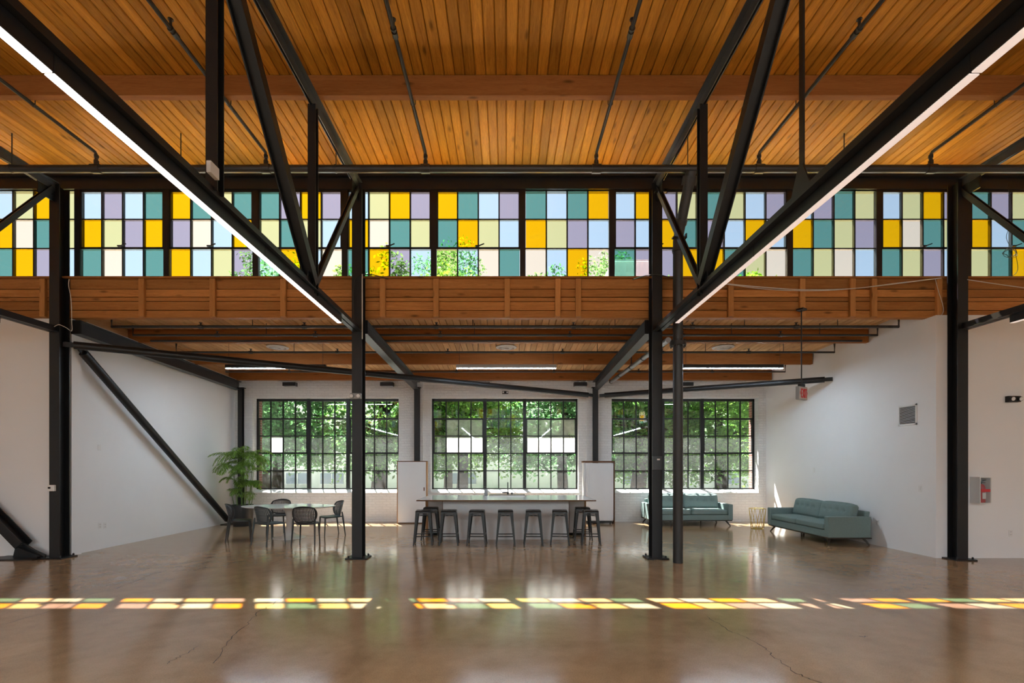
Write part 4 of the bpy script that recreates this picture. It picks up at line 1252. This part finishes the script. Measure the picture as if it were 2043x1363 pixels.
# ------------------------------------------------------------------ exit sign
t = thing('exit_sign', 'hanging red EXIT sign on a black rod before the right wall', 'sign', (5.33, 8.5 - .0, 2.85))
ex = Vector((xat(1599, 8.42), 8.42, 2.83))
t.location = ex; t.rotation_euler = (0, 0, math.radians(32))
MB().tube([(0, 0, .28), (0, 0, 1.62)], .011, 10).build('rod', M['black'], t, world=False, smooth=True)
MB().box(-.07, .07, -.06, .06, 1.60, 1.63).build('ceiling_plate', M['black'], t, world=False)
MB().box(-.07, .07, -.03, .03, .235, .285).build('canopy', M['black'], t, world=False, bevel=.006)
MB().box(-.145, .145, -.032, .032, 0.0, .235).build('housing', M['grey_plastic'], t, world=False, bevel=.014, seg=3)
fc = MB().box(-.135, .135, -.036, -.031, .012, .222).build('face', M['exit_face'], t, world=False, bevel=.002, seg=1)
def letters_exit():
    L_ = []
    z0, z1, w = .035, .195, .020
    y0, y1 = -.040, -.0355
    def vbar(x): return MB().box(x - w / 2, x + w / 2, y0, y1, z0, z1)
    e = vbar(-.078); [e.box(-.078, -.040, y0, y1, z, z + w) for z in (z0, (z0 + z1 - w) / 2, z1 - w)]
    x = MB().bar((-.026, -.038, z0), (.022, -.038, z1), .004, w, up=(1, 0, 0)).bar((-.026, -.0381, z1), (.022, -.0381, z0), .004, w, up=(1, 0, 0))
    i_ = vbar(.042)
    t_ = vbar(.085); t_.box(.060, .110, y0, y1, z1 - w, z1)
    for m, c in ((e, 'E'), (x, 'X'), (i_, 'I'), (t_, 'T')):
        m.build('letter', M['exit_red'], fc, world=False)['label'] = 'red letter ' + c
    for s in (-1, 1):
        MB().bar((s * .108 if s < 0 else .118, -.038, .145), (s * .124 if s < 0 else .130, -.038, .118), .004, .008, up=(1, 0, 0)).bar((s * .108 if s < 0 else .118, -.038, .091), (s * .124 if s < 0 else .130, -.038, .118), .004, .008, up=(1, 0, 0)).build('chevron', M['exit_red'], fc, world=False)
letters_exit()

# ------------------------------------------------------------------ wall fittings
# grille on the right wall
def on_right(p, q): # y from px on the wall plane
    return F_PX * XR / (p - VX)
y0, y1 = on_right(1830, 0), on_right(1793, 0)
z0, z1 = zat(849, y0 + .2), zat(808, y0 + .2)
t = thing('wall_grille', 'white louvred air grille on the right wall', 'vent', (XR, (y0 + y1) / 2, z0))
MB().box(XR - .012, XR - .001, y0, y1, z0, z0 + .03).box(XR - .012, XR - .001, y0, y1, z1 - .03, z1).box(XR - .012, XR - .001, y0, y0 + .03, z0, z1).box(XR - .012, XR - .001, y1 - .03, y1, z0, z1).build('frame', M['white_plastic'], t)
MB().box(XR - .003, XR - .001, y0 + .03, y1 - .03, z0 + .03, z1 - .03).build('duct_opening', M['dark_gap'], t)
ns = 14
for k in range(ns):
    z = z0 + .04 + k * (z1 - z0 - .08) / (ns - 1)
    m = MB(); m.bar((XR - .009, y0 + .03, z), (XR - .009, y1 - .03, z), .014, .003, up=(-.7, 0, .7)); m.build('slat', M['grey_metal'], t)
def plate(name, label, cat, c, n, w=.075, h=.118, kind='switch'):
    """cover plate on a wall; n: wall normal (unit, axis aligned)"""
    c = Vector(c); n = Vector(n); s = n.cross(Vector((0, 0, 1)))
    t = thing(name, label, cat, c)
    def slab(w_, h_, d0, d1, dx=0, dz=0):
        m = MB()
        P = []
        for d in (d0, d1):
            for (a_, b_) in ((-1, -1), (1, -1), (1, 1), (-1, 1)): P.append(c + n * d + s * (a_ * w_ / 2 + dx) + Vector((0, 0, b_ * h_ / 2 + dz)))
        m.loft([P[:4], P[4:]]); return m
    slab(w, h, .001, .007).build('cover', M['white_plastic'], t, bevel=.0015, seg=1)
    if kind == 'switch': slab(w * .42, h * .5, .007, .011).build('rocker', M['white_lam'], t)
    elif kind == 'outlet':
        for dz in (-.024, .024):
            slab(.034, .03, .007, .010, 0, dz).build('socket', M['white_lam'], t)
            slab(.003, .010, .010, .0105, -.007, dz).build('slot', M['dark_gap'], t); slab(.003, .010, .010, .0105, .007, dz).build('slot', M['dark_gap'], t)
    return t
def on_left(p): return F_PX * XL / (p - VX)
for p, lab in ((199, 'white outlet plate low on the left wall, nearer to the column'), (209, 'white outlet plate low on the left wall, farther of the pair')):
    y = on_left(p); plate('outlet_plate', lab, 'outlet', (XL, y, zat(1049, y)), (1, 0, 0), kind='outlet')
y = on_left(198); plate('switch_plate', 'white blank plate at head height on the left wall', 'switch', (XL, y, zat(893, y)), (1, 0, 0), .07, .118, 'blank')
y = on_right(1836, 0); plate('switch_plate', 'white light switch on the right wall below the grille', 'switch', (XR, y, zat(975, y)), (-1, 0, 0))
y = on_right(1624, 0); plate('switch_plate', 'white blank plate on the right wall above the sofa', 'switch', (XR, y, zat(938, y)), (-1, 0, 0), .07, .12, 'blank')
y = on_right(1751, 0); plate('outlet_plate', 'white outlet on the right wall behind the end of the sofa', 'outlet', (XR, y, zat(1043, y)), (-1, 0, 0), kind='outlet')
plate('outlet_plate', 'white outlet near the floor below the extinguisher cabinet', 'outlet', at(2016, 1064, 8.44), (0, -1, 0), kind='outlet')

# extinguisher cabinet on the right outer wall
x0, x1 = xat(1955, 8.26), xat(1978, 8.26)
zc0, zc1 = zat(1005, 8.26), zat(952, 8.26)
t = thing('extinguisher_cabinet', 'white wall cabinet with a clear front holding a red extinguisher', 'cabinet', ((x0 + x1) / 2, 8.35, zc0))
e = .014
MB().box(x0, x0 + e, 8.26, 8.438, zc0, zc1).build('side_panel', M['white_plastic'], t)
MB().box(x1 - e, x1, 8.26, 8.438, zc0, zc1).build('side_panel', M['white_plastic'], t)
MB().box(x0 + e, x1 - e, 8.26, 8.438, zc0, zc0 + e).box(x0 + e, x1 - e, 8.26, 8.438, zc1 - e, zc1).build('shell', M['white_plastic'], t)
MB().box(x0 + e, x1 - e, 8.425, 8.438, zc0 + e, zc1 - e).build('back_panel', M['grey_plastic'], t)
dr = MB().box(x0 + .006, x1 - .006, 8.252, 8.257, zc0 + .01, zc1 - .01).build('clear_cover', M['clear'], t)
MB().box(x0 + .012, x1 - .03, 8.248, 8.252, zc0 + .205, zc0 + .255).build('red_label', M['red'], dr)
xm = (x0 + x1) / 2
t = thing('fire_extinguisher', 'red fire extinguisher inside the white wall cabinet', 'extinguisher', (xm, 8.35, zc0 + e))
MB().lathe([(0, 0), (.056, 0), (.06, .01), (.06, .27), (.045, .31), (.02, .33), (0, .33)], (xm, 8.345, zc0 + e), 24).build('cylinder', M['red'], t, smooth=True)
MB().box(xm - .03, xm + .03, 8.282, 8.286, zc0 + .08, zc0 + .19).build('paper_label', M['white_plastic'], t)
MB().tube([(xm, 8.345, zc0 + .34), (xm, 8.345, zc0 + .38)], .018, 10).bar((xm - .02, 8.345, zc0 + .385), (xm + .07, 8.33, zc0 + .41), .02, .012).bar((xm - .02, 8.345, zc0 + .37), (xm + .06, 8.33, zc0 + .365), .02, .01).build('valve_handle', M['black'], t)
MB().tube([(xm - .01, 8.345, zc0 + .36), (xm - .06, 8.33, zc0 + .35), (xm - .068, 8.32, zc0 + .28), (xm - .066, 8.32, zc0 + .12)], .009, 8).build('hose', M['black'], t, smooth=True)

def emergency_light(name, lab, c, w, h, d, body, two=True):
    t = thing(name, lab, 'light', c)
    c = Vector(c)
    MB().box(c.x - w / 2, c.x + w / 2, c.y - d, c.y, c.z - h / 2, c.z + h / 2).build('housing', body, t, bevel=.01, seg=2)
    for s in (-1, 1):
        x = c.x + s * w * .32
        MB().tube([(x, c.y - d + .005, c.z), (x, c.y - d - .035, c.z - .004)], [h * .42, h * .36], 16).build('lamp_head', M['grey_plastic'] if body != M['black'] else M['black'], t, smooth=True)
        MB().tube([(x, c.y - d - .035, c.z - .004), (x, c.y - d - .040, c.z - .005)], h * .30, 16).build('lamp_lens', M['white_plastic'], t)
p = at(711, 791, 8.355); emergency_light('emergency_light', 'grey twin-lamp emergency light on the column before the palm window', (p.x, 8.358, p.z), .19, .10, .06, M['grey_plastic'])
p = at(2018, 797, 8.43); emergency_light('emergency_light', 'black twin-lamp emergency light on the wall at the right picture edge', (p.x, 8.438, p.z), .22, .11, .07, M['black'])
p = at(1008, 783, 13.9); emergency_light('emergency_light', 'small black twin-lamp light on the brick wall over the island window', (p.x, 13.965, p.z), .18, .08, .07, M['black'])
p = at(103.5, 974, 8.36)
t = thing('thermostat', 'white thermostat box on the leftmost steel column', 'thermostat', (p.x, 8.378, p.z))
MB().box(p.x - .065, p.x + .06, 8.335, 8.378, p.z - .055, p.z + .055).build('case', M['white_plastic'], t, bevel=.008)
MB().box(p.x - .045, p.x + .0, 8.332, 8.336, p.z - .012, p.z + .022).build('display', M['dark_gap'], t)
p = at(1312, 924, 8.33)
t = thing('panel_box', 'small black electrical box on the column beside the riser pipe', 'box', (p.x, 8.358, p.z))
MB().box(p.x - .085, p.x + .085, 8.33, 8.358, p.z - .125, p.z + .125).build('case', M['steel_grey'], t, bevel=.006)
MB().box(p.x - .01, p.x + .04, 8.327, 8.331, p.z + .05, p.z + .075).build('name_plate', M['grey_metal'], t)
o = MB().box(-2.62 + .06, -2.62 + .10, 4.02, 4.14, 4.16, 4.26).build('junction_box', M['white_plastic'], bevel=.004)
tag(o, 'small white junction box on the truss chord beside the heavy hanging post', 'box')

# ------------------------------------------------------------------ cables
def cable(pts, r, mat, lab, name='cable'):
    P = [Vector(p) for p in pts]; out = []
    for i in range(len(P) - 1):
        p0, p1, p2, p3 = P[max(i - 1, 0)], P[i], P[i + 1], P[min(i + 2, len(P) - 1)]
        for k in range(8):
            s = k / 8
            out.append(.5 * ((2 * p1) + (p2 - p0) * s + (2 * p0 - 5 * p1 + 4 * p2 - p3) * s * s + (3 * p1 - p0 - 3 * p2 + p3) * s ** 3))
    out.append(P[-1])
    return tag(MB().tube(out, r, 6).build(name, mat, smooth=True), lab, 'cable')
Yf = 8.50
cable([at(1447, 566, Yf), at(1520, 573, Yf), at(1600, 578, Yf), at(1700, 576, Yf), at(1790, 565, Yf), at(1878, 555, Yf)], .008, M['white_cable'], 'thick white cable sagging across the timber band at the right')
cable([at(1447, 567, Yf), at(1540, 578, Yf - .02), at(1640, 580, Yf - .02), at(1740, 572, Yf - .02), at(1870, 556, Yf - .02)], .006, M['white_cable'], 'thin white cable sagging just below the thick one on the timber band')
cable([at(1866, 557, Yf), at(1872, 580, Yf), at(1880, 605, Yf), at(1882, 622, Yf), at(1874, 634, Yf)], .005, M['white_cable'], 'white cable hanging down the timber band beside the rightmost column')
cable([at(1930, 558, 8.2), at(1990, 567, 8.2), at(2070, 578, 8.2)], .007, M['white_cable'], 'white cable on the timber band right of the rightmost column')
cable([at(138, 557, 8.34), at(137, 570, 8.34), at(142, 600, 8.34), at(143, 640, 8.34), at(143, 660, 8.34), at(132, 654, 8.34), at(118, 648, 8.34), at(108, 652, 8.34)], .006, M['white_cable'], 'white cable looping down the leftmost column')
cable([at(706, 640, 8.3), at(706, 580, 8.3), at(712, 552, 8.32), at(740, 548, 8.45), at(775, 557, 8.5)], .008, M['pipe'], 'dark cable looping off the emergency-light column at the window ledge')
cable([at(1262, 558, 8.5), at(1290, 550, 8.4), at(1312, 548, 8.32), at(1345, 556, 8.5)], .008, M['pipe'], 'dark cable looping over the panel-box column at the window ledge')
wc_ = []
cc = at(2016, 505, 8.47)
for k in range(60):
    a_ = k / 60 * 6 * PI
    wc_.append(cc + Vector(((.11 + .02 * math.sin(k * .7)) * math.cos(a_), .02 * math.sin(k * 1.3), (.08 + .02 * math.cos(k * .5)) * math.sin(a_) )))
cable([at(2010, 366, 8.475), at(2020, 430, 8.47), at(2008, 475, 8.47)] + wc_[::2] + [at(2030, 540, 8.47), at(2012, 556, 8.47)], .004, M['pipe'], 'thin dark wire coil hanging before the last coloured window at the right', 'wire_coil')
o = MB().tube([(-2.55, 8.345, 3.9), (-2.55, 8.345, 5.05)], .010, 8).build('conduit', M['white_cable'], smooth=True)
tag(o, 'thin pale conduit running up the emergency-light column', 'conduit')
for x, lab in ((-7.80, 'thin white line of cable along the top of the left rafter'), (-2.555, 'thin white cable along the top of the rafter left of the island'), (2.555, 'thin white cable along the top of the rafter right of the island')):
    tag(MB().tube([(x, 8.75, zr(8.75) + .012), (x, 13.8, zr(13.8) + .012)], .008, 6).build('cable', M['white_cable'], smooth=True), lab, 'cable')

# ------------------------------------------------------------------ outside
o = MB().box(-60, 60, 14.6, 90, -.25, -.15).box(-60, 60, -60, -19.2, -.25, -.15).build('ground', M['ground'])
tag(o, 'pale concrete yard outside the windows', 'ground', kind='structure')
t = thing('white_building', 'white building across the yard behind the trees', 'building', (0, 33, -.15))
MB().box(-32, 32, 33, 40, -.15, 6.3).build('wall', M['stucco'], t)
MB().box(-32.2, 32.2, 32.8, 40, 6.3, 6.5).build('roof_edge', M['grey_metal'], t)
for x, w in ((-14.6, 1.6), (-12.2, 1.6), (-3.0, 1.8), (9.0, 1.5), (15.5, 1.8), (19.0, 1.8)):
    f = MB().box(x - w / 2, x + w / 2, 32.94, 33.0, .35, 1.15).build('window', M['ext_glass'], t)
    MB().box(x - .03, x + .03, 32.92, 32.95, .35, 1.15).box(x - w / 2, x + w / 2, 32.92, 32.95, .34, .40).build('window_bar', M['white_plastic'], f)
t = thing('rooftop_unit', 'grey box on the low roof seen through teal and lilac glass', 'roof unit', (3.33, 12.8, zlow(12.8) + .17))
zt = zlow(12.8) + .172
MB().box(2.86, 3.92, 12.4, 13.3, zt, 7.02).build('casing', M['grey_metal'], t, bevel=.02)
MB().box(2.80, 3.98, 12.34, 13.36, 7.02, 7.06).build('lid', M['grey_metal'], t)

TR = random.Random(5)
def tree(x, y, h, rad, zlo, mat, lab, n=9000, lean=0.0, trunk_r=.22):
    t = thing('tree', lab, 'tree', (x, y, -.15), group='trees outside the windows')
    top = Vector((x + lean, y, h * .62))
    base = Vector((x, y, -.15))
    m = MB()
    m.tube([base, base.lerp(top, .3) + Vector((TR.uniform(-.1, .1), 0, 0)), base.lerp(top, .6) + Vector((TR.uniform(-.15, .15), 0, 0)), top], [trunk_r * 1.2, trunk_r, trunk_r * .75, trunk_r * .35], 12)
    m.build('trunk', M['bark'], t, smooth=True)
    ends = []
    bmsh = MB()
    for k in range(16):
        f = TR.uniform(.32, .95)
        p = base.lerp(top, f)
        az = TR.uniform(0, 2 * PI)
        L_ = rad * TR.uniform(.6, 1.0)
        e = p + Vector((math.cos(az) * L_, math.sin(az) * L_ * .75, TR.uniform(.1, .9) * L_ * .7))
        mid = p.lerp(e, .5) + Vector((0, 0, .25))
        bmsh.tube([p, mid, e], [trunk_r * .38, trunk_r * .22, trunk_r * .08], 6)
        ends += [mid, e]
    bmsh.build('branch', M['bark'], t, smooth=True)
    # leaf clusters filling an egg-shaped crown
    cl = []
    zc = (h + zlo) / 2
    while len(cl) < 210:
        u = Vector((TR.uniform(-1, 1), TR.uniform(-1, 1), TR.uniform(-1, 1)))
        if .2 < u.length and u.x * u.x + u.y * u.y < 1 - .8 * max(0, u.z) ** 2:
            cl.append(Vector((x + lean * .5 + u.x * rad, y + u.y * rad * .8, zc + u.z * (h - zlo) / 2)))
    vs_, fs_ = [], []
    per = int(n * 2.0) // len(cl)
    for c in cl:
        cr = TR.uniform(.40, .85)
        for k in range(per):
            d = Vector((TR.gauss(0, 1), TR.gauss(0, 1), TR.gauss(0, 1))).normalized() * cr * TR.random() ** .45
            p = c + d
            if p.z < .4: continue
            s = TR.uniform(.07, .125)
            a = Vector((TR.gauss(0, 1), TR.gauss(0, 1), TR.gauss(0, .7))).normalized()
            b = a.cross(Vector((TR.gauss(0, 1), TR.gauss(0, 1), TR.gauss(0, 1)))).normalized()
            i = len(vs_)
            vs_ += [p - a * s, p + b * s * .5, p + a * s, p - b * s * .5]
            fs_.append((i, i + 1, i + 2, i + 3))
    m = MB(); m.v, m.f = vs_, fs_
    me = bpy.data.meshes.new('foliage'); me.from_pydata([tuple(v - base) for v in vs_], [], fs_); me.materials.append(mat)
    o = bpy.data.objects.new('foliage', me); COL.objects.link(o); o.parent = t
    tag(o, kind='stuff')
tree(-9.6, 19.8, 10.0, 2.9, 1.9, M['leaf_b'], 'leafy tree outside the palm window at its left side', 10000)
tree(-5.6, 20.6, 10.6, 3.1, 1.5, M['leaf_a'], 'leafy tree with a visible trunk outside the palm window', 12000, .4, .32)
tree(-1.9, 20.0, 9.6, 2.4, 1.7, M['leaf_c'], 'bright green tree outside the island window at its left side', 10000)
tree(2.6, 21.4, 10.4, 2.8, 1.5, M['leaf_b'], 'deep green tree outside the island window at its right side', 11000)
tree(5.4, 19.6, 9.8, 2.6, 1.2, M['leaf_a'], 'tree with a leaning grey trunk outside the sofa window', 12000, .9, .30)
tree(9.3, 20.4, 9.6, 3.0, 1.4, M['leaf_c'], 'leafy tree outside the sofa window at its right side', 11000)
tree(-13.5, 26.5, 13.2, 3.4, 2.4, M['leaf_a'], 'tall tree farther back beyond the left windows', 9000)
tree(-3.4, 27.5, 14.2, 3.2, 2.2, M['leaf_b'], 'tall dark tree farther back between palm window and island window', 10000)
tree(5.8, 27.5, 13.6, 3.4, 2.6, M['leaf_b'], 'tall dark tree farther back beyond the sofa window', 9000)
tree(13.8, 26.0, 10.6, 3.4, 2.2, M['leaf_a'], 'tree farther back at the far right of the yard', 8000)
